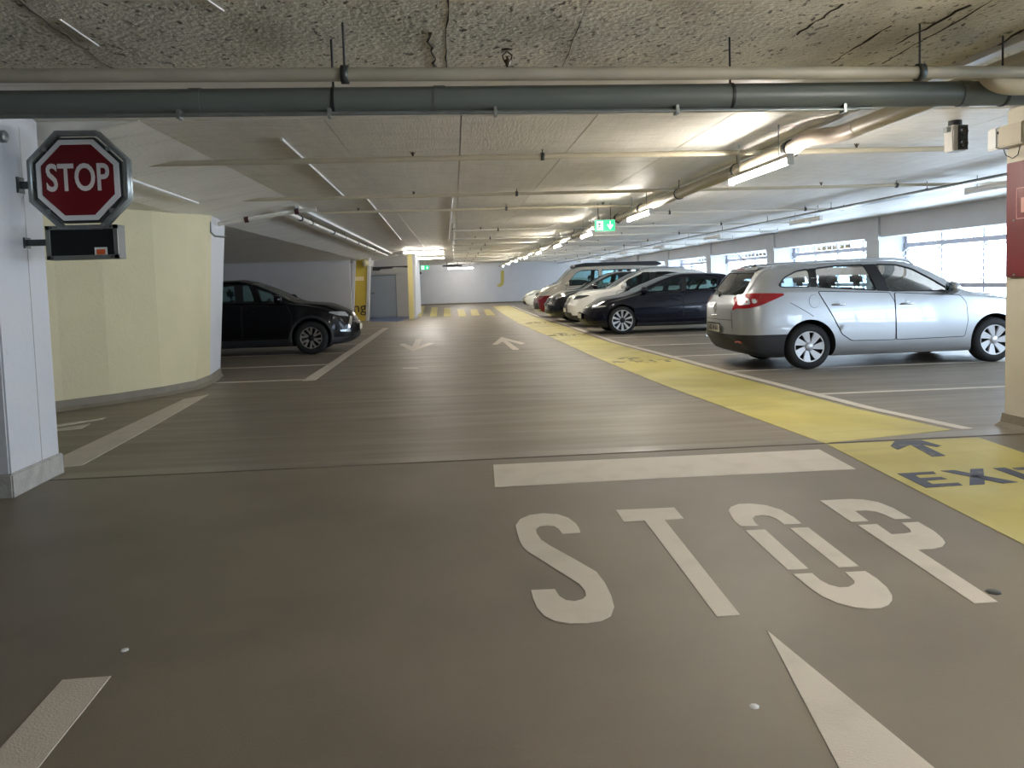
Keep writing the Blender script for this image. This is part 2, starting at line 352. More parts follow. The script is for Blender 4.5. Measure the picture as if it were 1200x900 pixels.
paint_worn = mat('worn_dark_road_paint', rgb(92, 88, 74), .55); layer(paint_worn, rgb(190, 174, 92), 5, .45, .6, amount=.95)
# the repeated EXIT lettering further along the walkway (same letters, metric)
LET = {'exit_letter_e': [(0, 0), (.26, 0), (.26, .07), (.08, .07), (.08, .16), (.22, .16), (.22, .23), (.08, .23), (.08, .32), (.26, .32), (.26, .39), (0, .39)],
       'exit_letter_x': [(.33, 0), (.42, 0), (.62, .39), (.53, .39)], 'exit_letter_x2': [(.53, 0), (.62, 0), (.42, .39), (.33, .39)],
       'exit_letter_i': [(.70, 0), (.78, 0), (.78, .39), (.70, .39)], 'exit_letter_t': [(.95, 0), (1.03, 0), (1.03, .32), (1.12, .32), (1.12, .39), (.86, .39), (.86, .32), (.95, .32)],
       'exit_arrow': [(.40, .55), (.48, .55), (.48, .85), (.6, .75), (.66, .82), (.44, 1.05), (.22, .82), (.28, .75), (.40, .85)]}
for (px, py) in ((721.5, 426.5), (643, 394), (616, 379.3)):
    o = G(px, py)
    for k, q in LET.items(): film(k.rstrip('2'), [(o.x+u*.86, o.y+v*.95, 0) for u, v in q], paint_worn, fl, h=.006)

# ---- ceilings
ce = tag(MB().box((-2.3, 6.3, CZ+.05), (XR+.2, YF+.2, CZ+.25)).build('ceiling', smooth_m), kind='structure')
xs = [-2.3, -.95, .10, 1.16, 2.25, 3.4, 4.7, 6.1, 7.5, 8.8, XR+.2]
for a, b in zip(xs, xs[1:]):
    ya = 6.32
    for yb_ in (17.5, 29.5, 41.5, YF+.1):
        MB().box((a+.0045, ya+.003, CZ), (b-.0045, yb_-.003, CZ+.06)).build('ceiling_panel', ceil_m, ce); ya = yb_
cm = MB().box((-11, 5.0, CZ), (11, 6.28, CZ+.25)).build('ceiling', smooth_m); tag(cm, kind='structure')
cn = MB().box((-11, YB-.2, CZ), (11, 5.0, CZ+.25)).build('ceiling', rough_m); tag(cn, kind='structure')
# rough concrete: shutter-board seams and drips
for (a, b, w_) in (((526, 0), (523, 82), .010), ((503, 38), (511, 82), .022), ((690, 0), (660, 78), .005), ((988, 4), (935, 40), .012), ((1045, 30), (975, 74), .014), ((1135, 6), (1050, 52), .014), ((1165, 0), (1034, 74), .008), ((20, 0), (130, 80), .010), ((1200, 35), (1128, 78), .02)):
    p, q = Zp(*a, CZ), Zp(*b, CZ); MB().tube([p.lerp(q, t/9)+Vector((random.uniform(-1, 1)*w_*.9, random.uniform(-1, 1)*w_*.6, 0)) for t in range(10)], [w_*random.uniform(.12, .62) for t in range(10)], 6).build('board_seam', crack_m, cn)
for (a, b) in (((70, 22), (115, 53)), ((200, -30), (262, 12))):
    MB().bar(Zp(*a, CZ), Zp(*b, CZ), .008, .014).build('lime_streak', white_m, cn)
# left: the slab folds down towards the ramp and the left bays
prof = [(-2.3, CZ), (-3.6, 2.36), (-11, 2.33)]
def fold(y0, y1, m):
    v = [(x, y, z) for y in (y0, y1) for x, z in prof]+[(x, y, CZ+.25) for y in (y0, y1) for x in (-2.3, -11)]
    o = mesh('ceiling', v, [(0, 1, 4, 3), (1, 2, 5, 4), (6, 8, 9, 7), (0, 6, 7, 2, 1), (3, 4, 5, 9, 8), (2, 7, 9, 5), (0, 3, 8, 6)], m); tag(o, kind='structure'); return o
fold(6.3, 12.25, smooth_m); fold(12.27, YF+.2, smooth_m)

# ---- end wall, wall behind, far left wall
ew = tag(MB().box((-11, YF, 0), (XW+.2, YF+.2, 2.7)).build('wall_end', wall_m), kind='structure')
MB().box((-2.6, YF-.02, 0), (9.9, YF+.01, .09)).build('skirting', darkcove_m, ew)
jx = Yp(587, 326, YF-.01)
Jp = [(590.8, 317), (586.8, 317), (586.8, 331), (584.8, 333), (583, 333), (583, 336), (587, 336), (590, 333.6), (590.8, 330)]
jv = [Yp(a, b, YF-.006) for a, b in Jp]; n = len(jv)
jo = mesh('level_letter', jv+[v+Vector((0, .01, 0)) for v in jv], [list(range(n))]+[(i, (i+1) % n, n+(i+1) % n, n+i) for i in range(n)], mat('olive_yellow_paint', rgb(186, 172, 92), .6), ew); jo['label'] = 'yellow letter J painted on the wall'
tag(MB().box((-11, YB-.2, -.6), (XW+.2, YB, 2.7)).build('wall_behind', greywall_m), kind='structure')
tag(MB().box((-11, YB, -.6), (-10.8, YF, 2.7)).build('wall_left', greywall_m), kind='structure')

# ---- near left pillar
a0 = N(10, 583); a1 = N(75, 553)
pxi = (a0.x+a1.x)/2
pl = empty('pillar'); tag(pl, kind='structure'); 
PZ = -.06
Y0p, Y1p = a0.y, a1.y
mb = MB(); mb.box((pxi-.62, Y0p, PZ), (pxi, Y1p, CZ)); mb.build('pillar_shaft', wall_m, pl, bevel=.012)
MB().box((pxi-.64, Y0p-.02, PZ), (pxi+.02, Y1p+.02, .15)).build('pillar_base', palebase_m, pl, bevel=.01)
mb = MB(); p = Xp(33, 300, pxi+.002); mb.box((pxi-.005, p.y-.004, .15), (pxi+.0015, p.y+.004, CZ-.1)); mb.build('pillar_seam', palebase_m, pl)
p = Xp(1, 160, pxi)
sv = MB(); sv.lathe([(0, .035), (.034, .035), (.042, .028), (.042, 0)], (pxi, p.y, p.z), 'x', 20)
tag(sv.build('wall_button', galv_m), 'small round steel cap high on the white pillar', 'cap')

# ---- cream ramp wall with its white end
base = [G(*p) for p in ((75, 481), (130, 473.5), (190, 464), (228, 456.5), (246, 449))]
base = [base[0]+(base[0]-base[1])*2.2+Vector((0, -.3, 0))] + base
endp = G(258, 440)
def wallstrip(name, pts, zt, m, parent, shift=None, z0=0, back=.25):
    """vertical wall along a polyline with real thickness"""
    n = len(pts); v = []
    for i, p in enumerate(pts):
        t = (pts[min(i+1, n-1)]-pts[max(i-1, 0)]).normalized(); nn = Vector((-t.y, t.x, 0))*back
        sh = shift[i] if shift else Vector((0, 0, 0))
        v += [Vector((p.x, p.y, z0)), Vector((p.x, p.y, zt))+sh, Vector((p.x, p.y, z0))+nn, Vector((p.x, p.y, zt))+nn+sh]
    f = []
    for i in range(n-1):
        a, b = 4*i, 4*i+4
        f += [(a, b, b+1, a+1), (a+2, a+3, b+3, b+2), (a+1, b+1, b+3, a+3), (a, a+2, b+2, b)]
    f += [(0, 1, 3, 2), (4*n-4, 4*n-2, 4*n-1, 4*n-3)]
    return mesh(name, v, f, m, parent)
rw = empty('wall_ramp'); tag(rw, kind='structure')
tt = Yp(249.5, 262, base[-1].y); te = Yp(265, 262, endp.y)
sh = [Vector((0, 0, 0))]*(len(base)-1)+[Vector((tt.x-base[-1].x, 0, 0))]
wallstrip('ramp_wall_face', base, 2.62, cream_m, rw, sh)
s2 = [Vector((tt.x-base[-1].x, 0, 0)), Vector((te.x-endp.x, 0, 0))]
wallstrip('ramp_wall_end', [base[-1], endp], 2.62, wall_m, rw, s2)
bk = [endp, endp+Vector((-7.4, .6, 0))]
wallstrip('ramp_wall_back', bk, 2.62, greywall_m, rw, [s2[1], s2[1]], back=.2)
# coved foot
def cove(pts, parent, m, h=.09, d=.05):
    n = len(pts); v = []; f = []
    for i, p in enumerate(pts):
        t = (pts[min(i+1, n-1)]-pts[max(i-1, 0)]).normalized(); nn = Vector((t.y, -t.x, 0))
        for (dd, hh) in ((d, 0), (d*.35, h*.35), (.012, h), (-.02, h), (-.02, 0)): v.append(Vector((p.x, p.y, hh))+nn*dd)
    for i in range(n-1):
        for k in range(5): f.append((i*5+k, i*5+(k+1) % 5, i*5+5+(k+1) % 5, i*5+5+k))
    f += [(0, 1, 2, 3, 4), tuple(range(5*n-5, 5*n))]
    return mesh('skirting', v, f, m, parent)
cove(base, rw, darkcove_m, .12, .06); cove([base[-1], endp], rw, cove_m, .12, .06)
for (a, b) in (((72, 391), (165, 379)), ((140, 275), (248, 268)), ((175, 428), (243, 421)), ((155, 330), (205, 325))):   # formwork seams on the cream wall
    pa = None
    def onwall(px, py):
        d = ray(px, py)
        for p, q in zip(base, base[1:]):
            e = q-p; den = d.x*e.y-d.y*e.x
            t = (p.x*e.y-p.y*e.x)/den; P_ = CC+d*t
            s_ = ((P_-p).x*e.x+(P_-p).y*e.y)/(e.x**2+e.y**2)
            if 0 <= s_ <= 1: return P_
        return None
    A, B = onwall(*a), onwall(*b)
    if A and B: MB().tube([A, (A+B)/2, B], .004, 5).build('formwork_seam', cream_m, rw)

# ---- left bay back wall, posts, yellow wall and door recess
YW = G(430, 375.5).y
bw = tag(MB().box((-10.8, YW-.6, 0), (Yp(411, 340, YW-.6).x, YW-.3, 2.5)).build('wall_bay', greywall_m), kind='structure')
def slantpost(name, b0, b1, t0, t1, Y, d, m, parent, zt=2.55):
    """post between photo columns b0..b1 at its foot and t0..t1 at its head"""
    A = [Yp(b0, 375, Y).x, Yp(b1, 375, Y).x, Yp(t1, 312, Y).x, Yp(t0, 312, Y).x]
    v = [(A[0], Y, 0), (A[1], Y, 0), (A[2], Y, zt), (A[3], Y, zt)]; v += [(x, y+d, z) for x, y, z in v]
    return mesh(name, v, [(0, 1, 2, 3), (4, 7, 6, 5), (0, 4, 5, 1), (1, 5, 6, 2), (2, 6, 7, 3), (3, 7, 4, 0)], m, parent)
rec = empty('wall_recess'); tag(rec, kind='structure')
slantpost('post', 411.2, 414.2, 414.2, 417.2, YW-.4, .45, wall_m, rec)
slantpost('yellow_panel', 413, 429, 415.5, 432, YW-.2, .3, yellow_m, rec)
slantpost('post', 428.6, 431.6, 431.6, 434.2, YW-.25, .5, wall_m, rec)
p = Yp(421.5, 326.5, YW-.22); MB().cbox((p.x-.02, p.y, p.z), (.36, .03, .16)).build('sign_strip', mat('cream_strip', rgb(222, 205, 160), .5), rec)
p = Yp(421.4, 362, YW-.215); t_ = text_obj('wall_lettering', 'ng', .56, black_m, rec, (p.x, p.y, p.z+.04), (R(90), 0, 0), .004); t_['label'] = 'black letters ng of a cut-off word'
YD = G(460, 371.5).y
rx0, rx1 = Yp(425, 340, YD).x, Yp(487, 340, YD).x
MB().box((rx0-2, YD, 0), (rx1, YD+.25, 2.6)).build('recess_back', greywall_m, rec)
MB().box((rx1-.2, YD+.25, 0), (rx1, YD+5, 2.6)).build('recess_side', wall_m, rec)
slantpost('yellow_post', 479.6, 485.4, 477.8, 483.4, YW-.1, 1.6, mat('pale_yellow_paint', rgb(222, 208, 140), .6), rec)
slantpost('post', 485.4, 487.6, 483.4, 487, YW-.1, 1.6, wall_m, rec)
dr = Yp(434.8, 371.5, YD).x, Yp(464.6, 371.5, YD).x
dt = Yp(450, 323.5, YD).z
d1 = MB().box((dr[0], YD-.03, .02), (dr[1], YD+.02, dt)).build('door_1', door_m, None, bevel=.01); tag(d1, kind='structure')
fr = MB(); fr.box((dr[1], YD-.045, 0), (dr[1]+.05, YD+.02, dt+.05)); fr.box((dr[0], YD-.045, dt), (dr[1]+.05, YD+.02, dt+.05)); fr.build('door_frame', mat('door_frame_grey', rgb(132, 140, 152), .5), d1)
MB().cbox((dr[0]+.12, YD-.06, 1.03), (.14, .03, .03)).build('door_handle', dkgalv_m, d1)
film('blue_floor_patch', [G(433.5, 377), G(471, 377), G(480.5, 371.6), G(434.5, 371)], paint_blue, fl, 'blue painted floor in the door recess')
film('recess_line', [G(466.5, 377.3), G(471.5, 377.3), G(479.5, 371.8), G(476, 371.8)], paint_w, fl)
pa, pb = Yp(437, 316, YW+.6), Yp(481.5, 312.5, YW+.6)
db = MB(); db.prism([(pa.x, pa.z-.05), (pa.x+.25, pa.z-.05), (pa.x+.32, pa.z), (pa.x+.75, pa.z+.02), (pa.x+.85, pa.z+.07), (pb.x, pb.z-.04), (pb.x, pb.z+.04), (pa.x, pa.z+.1)], 'y', YW+.45, YW+.6)
tag(db.build('cable_trunking', black_m), 'black stepped cable trunking above the door recess', 'trunking')
p = Yp(428.5, 308.6, YW-.5)
dm = empty('dome_mirror', (p.x, p.y, p.z), 0, 'small round cream dome beside the yellow wall', 'mirror')
m_ = MB(); m_.lathe([(0, -.19), (.06, -.18), (.11, -.13), (.14, -.06), (.145, 0), (.13, .03), (0, .03)], (0, 0, 0), 'y', 20); m_.build('dome', mat('cream_dome', rgb(206, 196, 160), .25), dm)
m_ = MB(); m_.box((.1, 0, -.1), (.3, .1, .1)); m_.bar((0, .02, .1), (0, .02, 2.36-p.z+.02), .04); m_.build('bracket', white_m, dm)

# ---- near right pillar
q = G(1176, 499); px0, py0 = q.x, q.y
rp = empty('pillar'); tag(rp, kind='structure')
ppaint = mat('cream_white_pillar', rgb(196, 188, 170), .55, noise=(4, .04)); 
MB().box((px0, py0-.75, -.02), (px0+.6, py0, CZ)).build('pillar_shaft', ppaint, rp, bevel=.012)
cove([Vector((px0+.6, py0, -.01)), Vector((px0, py0, -.01)), Vector((px0, py0-.75, -.01)), Vector((px0+.6, py0-.75, -.01))], rp, darkcove_m, .11, .07)
zb_, zt_ = Xp(1181, 325, px0).z, Xp(1183, 192, px0).z
fo0 = Vector((px0, py0-.05, zb_))
fp = empty('fire_cabinet_panel', tuple(fo0), -PI/2, 'dark red panel with outlined square on the cream pillar', 'panel')   # local x runs towards the viewer, local -y off the face
MB().box((0, -.035, 0), (.64, -.001, zt_-zb_)).build('panel', red_m, fp, bevel=.006)
def onface(px, py): p = Xp(px, py, px0-.035); return (py0-.05-p.y, p.z-zb_)
a, b = onface(1191.5, 220.5), onface(1191, 257)
fo = MB(); s_ = .22
for (u0, v0, u1, v1) in ((a[0], b[1], a[0]+.008, a[1]), (a[0]+s_, b[1], a[0]+s_+.008, a[1]), (a[0], a[1]-.008, a[0]+s_, a[1]), (a[0], b[1], a[0]+s_, b[1]+.008)): fo.box((u0, -.038, v0), (u1, -.034, v1))
fo.build('outline', mat('pale_red_line', rgb(205, 150, 140), .5), fp)
fo = MB(); fo.box((a[0]+s_*.25, -.038, b[1]+.05), (a[0]+s_*.75, -.034, a[1]-.08)); fo.build('pictogram', MATS['pale_red_line'], fp)
for px, py in ((1188.5, 258.5), (1188.5, 322)):
    u, v = onface(px, py); fo = MB(); fo.lathe([(0, -.042), (.008, -.042), (.01, -.034)], (u, 0, v), 'y', 10); fo.build('screw', galv_m, fp)
bx = Xp(1180, 163, px0)
eb = empty('control_box', (px0, bx.y, bx.z), 0, 'white plastic control box at the top of the cream pillar', 'box')
MB().box((-.12, -.34, -.085), (-.001, -.06, .085)).build('rear_housing', mat('beige_plastic', rgb(182, 172, 152), .5), eb, bevel=.01)
MB().box((-.13, -.06, -.09), (-.001, .06, .085)).build('housing', white_m, eb, bevel=.012)
MB().box((-.125, -.064, .03), (-.09, -.058, .05)).build('label_plate', black_m, eb)
wv = MB(); wv.tube([(-.06, -.04, -.08), (-.05, -.06, -.14), (-.02, -.1, -.17), (-.02, -.16, -.15), (-.03, -.2, -.08)], .004, 6); wv.build('cable', black_m, eb)

# ---- right wall: columns, lintel, parapet and louvre windows
rwl = empty('wall_right'); tag(rwl, kind='structure')
MB().box((XR, YB, 2.12), (XW+.15, YF, CZ+.05)).build('lintel', greywall_m, rwl)
MB().box((XW-.12, YB, 0), (XW+.1, YF, .72)).build('parapet', greywall_m, rwl)
YC = [18.75+6.25*k for k in range(-4, 6)]
for y in YC:
    MB().box((XR-.03, y-.3, 0), (XW+.12, y+.3, 2.13)).build('column', wall_m, rwl)
    MB().box((XR-.06, y-.31, 2.05), (XR+.02, y+.31, CZ)).build('column_head', wall_m, rwl)
def window(k, y0, y1, detail):
    wn = empty('window_%d' % k); tag(wn, kind='structure')
    f = MB(); f.box((XW-.07, y0, 1.86), (XW+.03, y1, 1.96)); f.build('top_rail', windowframe_m, wn)
    f = MB(); f.box((XW-.07, y0, .94), (XW+.03, y1, 1.03)); f.build('bottom_rail', windowframe_m, wn)
    np_ = max(1, round((y1-y0)/1.42)); st = (y1-y0)/np_
    for i in range(np_+1):
        y = min(max(y0+i*st, y0+.03), y1-.03)
        MB().box((XW-.035, y-.025, .72), (XW+.02, y+.025, 2.12)).build('louvre_post', windowframe_m, wn)
        if detail:
            for j in range(6):
                z = 1.10+j*.135
                c = MB(); c.add([(XW-.10, y-.035, z-.005), (XW-.10, y+.035, z-.005), (XW+.03, y+.035, z+.07), (XW+.03, y-.035, z+.07), (XW-.10, y-.035, z+.018), (XW-.10, y+.035, z+.018), (XW+.03, y+.035, z+.093), (XW+.03, y-.035, z+.093)],
                       [(0, 1, 2, 3), (4, 7, 6, 5), (0, 4, 5, 1), (1, 5, 6, 2), (2, 6, 7, 3), (3, 7, 4, 0)]); c.build('blade_clip', windowframe_m, wn)
    for i in range(np_):
        a, b = y0+i*st+.03, y0+(i+1)*st-.03
        for j in range(6 if detail else 0):
            z = 1.105+j*.135
            mesh('glass_blade', [(XW-.09, a, z), (XW-.09, b, z), (XW+.03, b, z+.075), (XW+.03, a, z+.075)], [(0, 1, 2, 3)], pane_m, wn)
        for z0_, z1_ in (((1.97, 2.12), (.73, .93)) if detail else ((1.97, 2.12),)):
            mesh('pane', [(XW, a, z0_), (XW, b, z0_), (XW, b, z1_), (XW, a, z1_)], [(0, 1, 2, 3)], pane_m, wn)
        if detail:
            for t in (.25, .5, .75):
                y = a+(b-a)*t; MB().box((XW-.01, y-.012, 1.96), (XW+.01, y+.012, 2.12)).build('glazing_bar', white_m, wn)
    pd = bpy.data.lights.new('daylight_portal', 'AREA'); pd.shape = 'RECTANGLE'; pd.size = 1.38; pd.size_y = y1-y0; pd.cycles.is_portal = True
    po = bpy.data.objects.new('window_daylight_portal' + ('_offscreen' if y1 < 12.5 else ''), pd); COL.objects.link(po); po.location = (XW+.06, (y0+y1)/2, 1.42); po.rotation_euler = (0, R(90), 0); po.parent = wn
for k, (a, b) in enumerate(zip(YC, YC[1:])): window(k+1, a+.3, b-.3, 11 < a < 40)

# ================================================================== SERVICES UNDER THE CEILING
def arc(p, c, q, n=6):                                  # quadratic bend
    p, c, q = Vector(p), Vector(c), Vector(q)
    return [p*(1-t)**2+c*2*t*(1-t)+q*t*t for t in [i/n for i in range(n+1)]]
def hanger(parent, x, y, z, r, top=CZ, big=False):
    h = MB(); h.tube([(x, y, z+r*.6), (x, y, top)], .006, 6)
    h.lathe([(r+.003, -.018), (r+.012, -.018), (r+.012, .018), (r+.003, .018)], (x, y, z), 'x' if big != 'y' else 'y', 12); return h.build('hanger', dkgalv_m, parent)
def sprinkler(parent, x, y, z, r):
    s = MB(); s.lathe([(.008, 0), (.012, .02), (.02, .03), (.02, .035), (.006, .04), (.006, .055)], (x, y, z+r*.8), 'z', 10)
    s.tube([(x-.018, y, z+r+.028), (x-.024, y, z+r+.05), (x, y, z+r+.07)], .004, 5); s.tube([(x+.018, y, z+r+.028), (x+.024, y, z+r+.05), (x, y, z+r+.07)], .004, 5)
    s.lathe([(0, .075+r), (.03, .075+r), (.03, .079+r), (0, .08+r)], (x, y, z), 'z', 12)
    return s.build('sprinkler_head', brass_m, parent)

# the pair of cross pipes over the joint
def xline(px0, py0, px1, py1, z): return Zp(px0, py0, z), Zp(px1, py1, z)
a, b = xline(0, 89, 1200, 84.5, 2.352)
d = (b-a).normalized(); A, B = a-d*6.4, b+d*5.2
wp_ = empty('cross_pipe', (0, 0, 0), 0, 'slim off-white pipe crossing under rough concrete above the grey drain', 'pipe')
MB().tube([A, B], .0325, 14).build('pipe_run', mat('stained_white_pipe', rgb(160, 154, 139), .45, noise=(5, .1)), wp_)
for px in (404, 1073):
    p = Zp(px, 87, 2.352); p = a+d*((p-a).dot(d)); hanger(wp_, p.x, p.y, p.z, .034)
p = Zp(595, 87, 2.352); p = a+d*((p-a).dot(d)); sprinkler(wp_, p.x, p.y, p.z, .04)
a2, b2 = xline(0, 122.5, 1200, 109, 2.288)
d2 = (b2-a2).normalized(); A2, B2 = a2-d2*6.4, b2+d2*5.2
gp = empty('drain_pipe', (0, 0, 0), 0, 'thick grey drain pipe crossing the garage below the white pipe', 'pipe')
MB().tube([A2, B2], .067, 20).build('pipe_run', greyplast_m, gp)
for px in (225, 515, 1112):
    p = Zp(px, 116, 2.288); p = a2+d2*((p-a2).dot(d2)); s = MB(); s.tube([p-d2*.03, p+d2*.03], .071, 20); s.build('socket', greyplast_m, gp)
for px in (390, 851, 1155):
    p = Zp(px, 116, 2.288); p = a2+d2*((p-a2).dot(d2)); s = MB(); s.tube([p-d2*.008, p+d2*.008], .0715, 20); s.tube([p, (p.x, p.y, CZ)], .006, 6); s.build('hanger', black_m, gp)
a3, b3 = xline(0, 137.5, 1004, 128, 2.203)
d3 = (b3-a3).normalized()
cb = empty('cable_conduit', (0, 0, 0), 0, 'thin dark twin conduit clipped along the grey drain pipe', 'conduit')
s = MB(); s.tube([a3-d3*6.0, b3], .008, 8); s.tube([a3-d3*6.0+Vector((0, .03, .012)), b3+Vector((0, .03, .012))+d3*.1], .008, 8); s.build('conduit_run', galv_m, cb)
for px in (207, 386, 580, 788, 976):
    p = Zp(px, 134, 2.203); p = a3+d3*((p-a3).dot(d3)); s = MB(); s.box((p.x-.008, p.y-.012, p.z-.016), (p.x+.008, p.y+.045, p.z+.03)); s.build('clip', galv_m, cb)

# transverse sprinkler lines
SPR = [(7.62, -3.25, 4.95, .027, 'first sprinkler pipe beyond the drain, beside the S-bend pipe'), (10.75, -3.2, 7.9, .023, 'second sprinkler pipe beyond the drain, crossing over the cream wall corner'),
       (12.85, -2.1, 3.05, .022, 'short sprinkler pipe ending at the main beige pipe'), (14.4, 3.05, 7.4, .022, 'sprinkler pipe from the main beige pipe above the silver car'),
       (17.9, .05, 8.4, .021, 'sprinkler pipe just behind the near green exit sign')]
for k, y in enumerate((21.2, 24.7, 28.2, 31.8, 35.4, 39, 43, 47.5)):
    SPR.append((y, .02, 9.0, .021, 'sprinkler pipe number %s of the row beyond the near exit sign' % ('one two three four five six seven eight'.split()[k])))
for k, (y, x0, x1, r, lb) in enumerate(SPR):
    o = empty('sprinkler_pipe', (0, 0, 0), 0, lb, 'pipe', 'sprinkler pipes across the ceiling'); z = 2.53; y *= 1.04
    MB().tube([(x0, y, z), (x1, y, z)], r, 10).build('pipe_run', beige_m if k < 3 else whitepipe_m, o)
    hx = [0.9, 3.4, 6.3] if x0 < -1 else [x0+1.0, x0+3.6, x0+6.2]
    for x in hx:
        if x0 < x < x1: hanger(o, x, y, z, r)
    for x in ([-.35, 4.05] if k == 0 else [-.5, 5.2] if k == 1 else [x0+.6, x0+4.6]):
        if x0 < x < x1: sprinkler(o, x, y, z, r)
    if 2 < k and x1 > 7:                                  # drop with a small U-shaped end bracket
        s = MB(); s.tube([(x1-.5, y, CZ), (x1-.5, y, z-.03), (x1, y, z-.03), (x1, y, CZ)], .012, 6); s.build('end_bracket', galv_m, o)
# feeder in the middle
o = empty('feeder_pipe', (0, 0, 0), 0, 'slim feeder pipe running along the corridor ceiling', 'pipe')
MB().tube([(.03, 17, 2.572), (.03, YF, 2.572)], .016, 8).build('pipe_run', whitepipe_m, o)
for y in (18.5, 23, 27, 31, 36): hanger(o, .03, y, 2.572, .016, CZ, 'y')
# main longitudinal pipe with the S-bend
o = empty('main_pipe', (0, 0, 0), 0, 'thick beige pipe with an S-bend running beside the strip lights', 'pipe')
far = [(3.0, YF, 2.42), (3.0, 6.95, 2.42)]
bend = arc((3.0, 6.95, 2.42), (3.0, 6.72, 2.47), (3.05, 6.66, 2.455), 4)[1:]+arc((3.09, 6.6, 2.45), (3.21, 6.52, 2.44), (3.21, 6.25, 2.455), 5)
MB().tube(far, .065, 16).build('pipe_run', beige_m, o)
MB().tube([far[-1]]+bend, .068, 16).build('s_bend', mat('pale_pink_pipe', rgb(196, 182, 168), .4), o)
MB().tube([(3.21, 6.25, 2.455), (3.21, 1.5, 2.455)], .065, 16).build('pipe_run', beige_m, o)
for y in (7.05, 12.75, 14.6): s = MB(); s.tube([(3.0, y-.035, 2.42), (3.0, y+.035, 2.42)], .08, 16); s.box((2.985, y-.02, 2.33), (3.02, y+.02, 2.36)); s.build('coupling', black_m, o)
for y in (8.4, 10.6, 16.5, 20, 24, 28, 32, 36, 40, 45): hanger(o, 3.0, y, 2.42, .065, CZ, 'y')
# elbow coming in from the right
o = empty('elbow_pipe', (0, 0, 0), 0, 'beige pipe elbow hooked in front of the grey drain pipe near the pillar', 'pipe')
e1 = Yp(1168, 99, 4.2)
MB().tube(arc((e1.x-.03, e1.y+.05, e1.z+.075), (e1.x-.01, e1.y+.02, e1.z-.01), (e1.x+.11, e1.y, e1.z-.012), 8)+[(e1.x+1.8, e1.y, e1.z-.012)], .045, 14).build('pipe_run', beige_m, o)
# cable tray above the main pipe and the right-hand tray
o = empty('cable_tray', (0, 0, 0), 0, 'white cable tray fixed above the thick beige pipe', 'tray')
MB().box((3.17, 1.0, 2.565), (3.25, YF, 2.599)).build('tray', whitepipe_m, o)
o = empty('cable_tray', (0, 0, 0), 0, 'long dark cable tray over the right parking bays', 'tray')
MB().box((6.78, 6.8, 2.44), (6.98, YF, 2.46)).build('tray', galv_m, o)
s = MB(); s.tube([(6.83, 6.8, 2.472), (6.83, YF, 2.472)], .014, 6); s.tube([(6.9, 6.8, 2.472), (6.9, YF, 2.472)], .012, 6); s.build('cable', dkgalv_m, o)
for y in range(8, 52, 3): hanger(o, 6.88, y+.4, 2.47, .02, CZ, 'y')
# white conduits on the ceiling to the left
for k, (p0, p1, lb) in enumerate((((330, 163), (405, 232), 'short white conduit on the ceiling near the stop sign'), ((430, 233), (470, 281), 'short white conduit on the ceiling above the oncoming lane'), ((530, 232), (526, 281), 'short white conduit in the middle of the corridor ceiling'))):
    p, q = Zp(*p0, CZ-.012), Zp(*p1, CZ-.012)
    s = MB(); s.tube([p, q], .012, 6); tag(s.build('ceiling_conduit', white_m), lb, 'conduit')
p, q = Zp(147, 208, 2.44), Zp(243, 241, 2.44)
p.z = 2.34; q.z = 2.36
pts = [Zp(147, 208, 2.40), Zp(232, 238, 2.40)]
o = empty('wall_conduit', (0, 0, 0), 0, 'white conduit running above the cream wall to its corner', 'conduit')
MB().tube(pts, .014, 8).build('conduit_run', white_m, o)
c0 = tt+Vector((-.0, -.06, 0)); c0.z = 2.36
s = MB(); s.tube([(c0.x-.1, c0.y, 2.38), (c0.x-.02, c0.y, 2.3), (c0.x-.02, c0.y, 2.16), (c0.x+.04, c0.y-.02, 2.10), (c0.x+.2, c0.y, 2.08)], .014, 8); s.build('drop_loop', galv_m, o)
# pipe along the fold edge over the left bays
o = empty('edge_pipe', (0, 0, 0), 0, 'white pipe rising along the ceiling fold above the black car', 'pipe')
p0, p1 = (-3.42, 12.25, 2.30), (-2.25, 12.3, 2.47)
MB().tube([p0, p1, (-2.0, 12.3, 2.49)], .032, 12).build('pipe_run', whitepipe_m, o)
for t in (.35, .97):
    p = Vector(p0).lerp(Vector(p1), t); dd = (Vector(p1)-Vector(p0)).normalized(); s = MB(); s.tube([p-dd*.03, p+dd*.03], .045, 12); s.build('coupling', mat('dark_red_coupling', rgb(62, 30, 30), .5) if 'dark_red_coupling' not in MATS else MATS['dark_red_coupling'], o)

# ---- strip lights
def batten(x, y0, z, L, axis, lb, lit=True, drop=.16, grp='fluorescent strip lights', name='strip_light'):
    o = empty(name, (x, y0, z), 0 if axis == 'y' else -PI/2, lb, 'light', grp)
    h = MB(); h.box((-.03, .02, .015), (.03, L-.02, .05)); h.build('housing', whitepipe_m, o)
    t = MB(); t.lathe([(.0, .03), (.026, .035), (.026, L-.035), (.0, L-.03)], (0, 0, -.012), 'y', 12); t.build('tube', tube_m if lit else dimtube_m, o)
    for yy in (.0, L-.03): MB().box((-.028, yy, -.042), (.028, yy+.025, .05)).build('end_cap', white_m, o)
    for yy in (.25, L-.25): s = MB(); s.tube([(0, yy, .05), (0, yy, drop)], .006, 6); s.build('suspension', galv_m, o)
    return o
num = 'first second third fourth fifth sixth seventh eighth ninth'.split()
batten(2.79, 1.8, 2.27, 1.45, 'y', 'strip light over the white stop lettering', drop=.33, name='strip_light_offscreen')      # the lit row along the pipe goes on overhead at its 4.8 m step
batten(2.79, -3.0, 2.27, 1.45, 'y', 'strip light behind the white stop lettering', drop=.33, name='strip_light_offscreen')
for k in range(9):
    batten(2.82, 6.62+4.8*k, 2.27, 1.47, 'y', '%s lit strip light along the thick beige pipe, counted from the S-bend' % num[k], drop=.33)
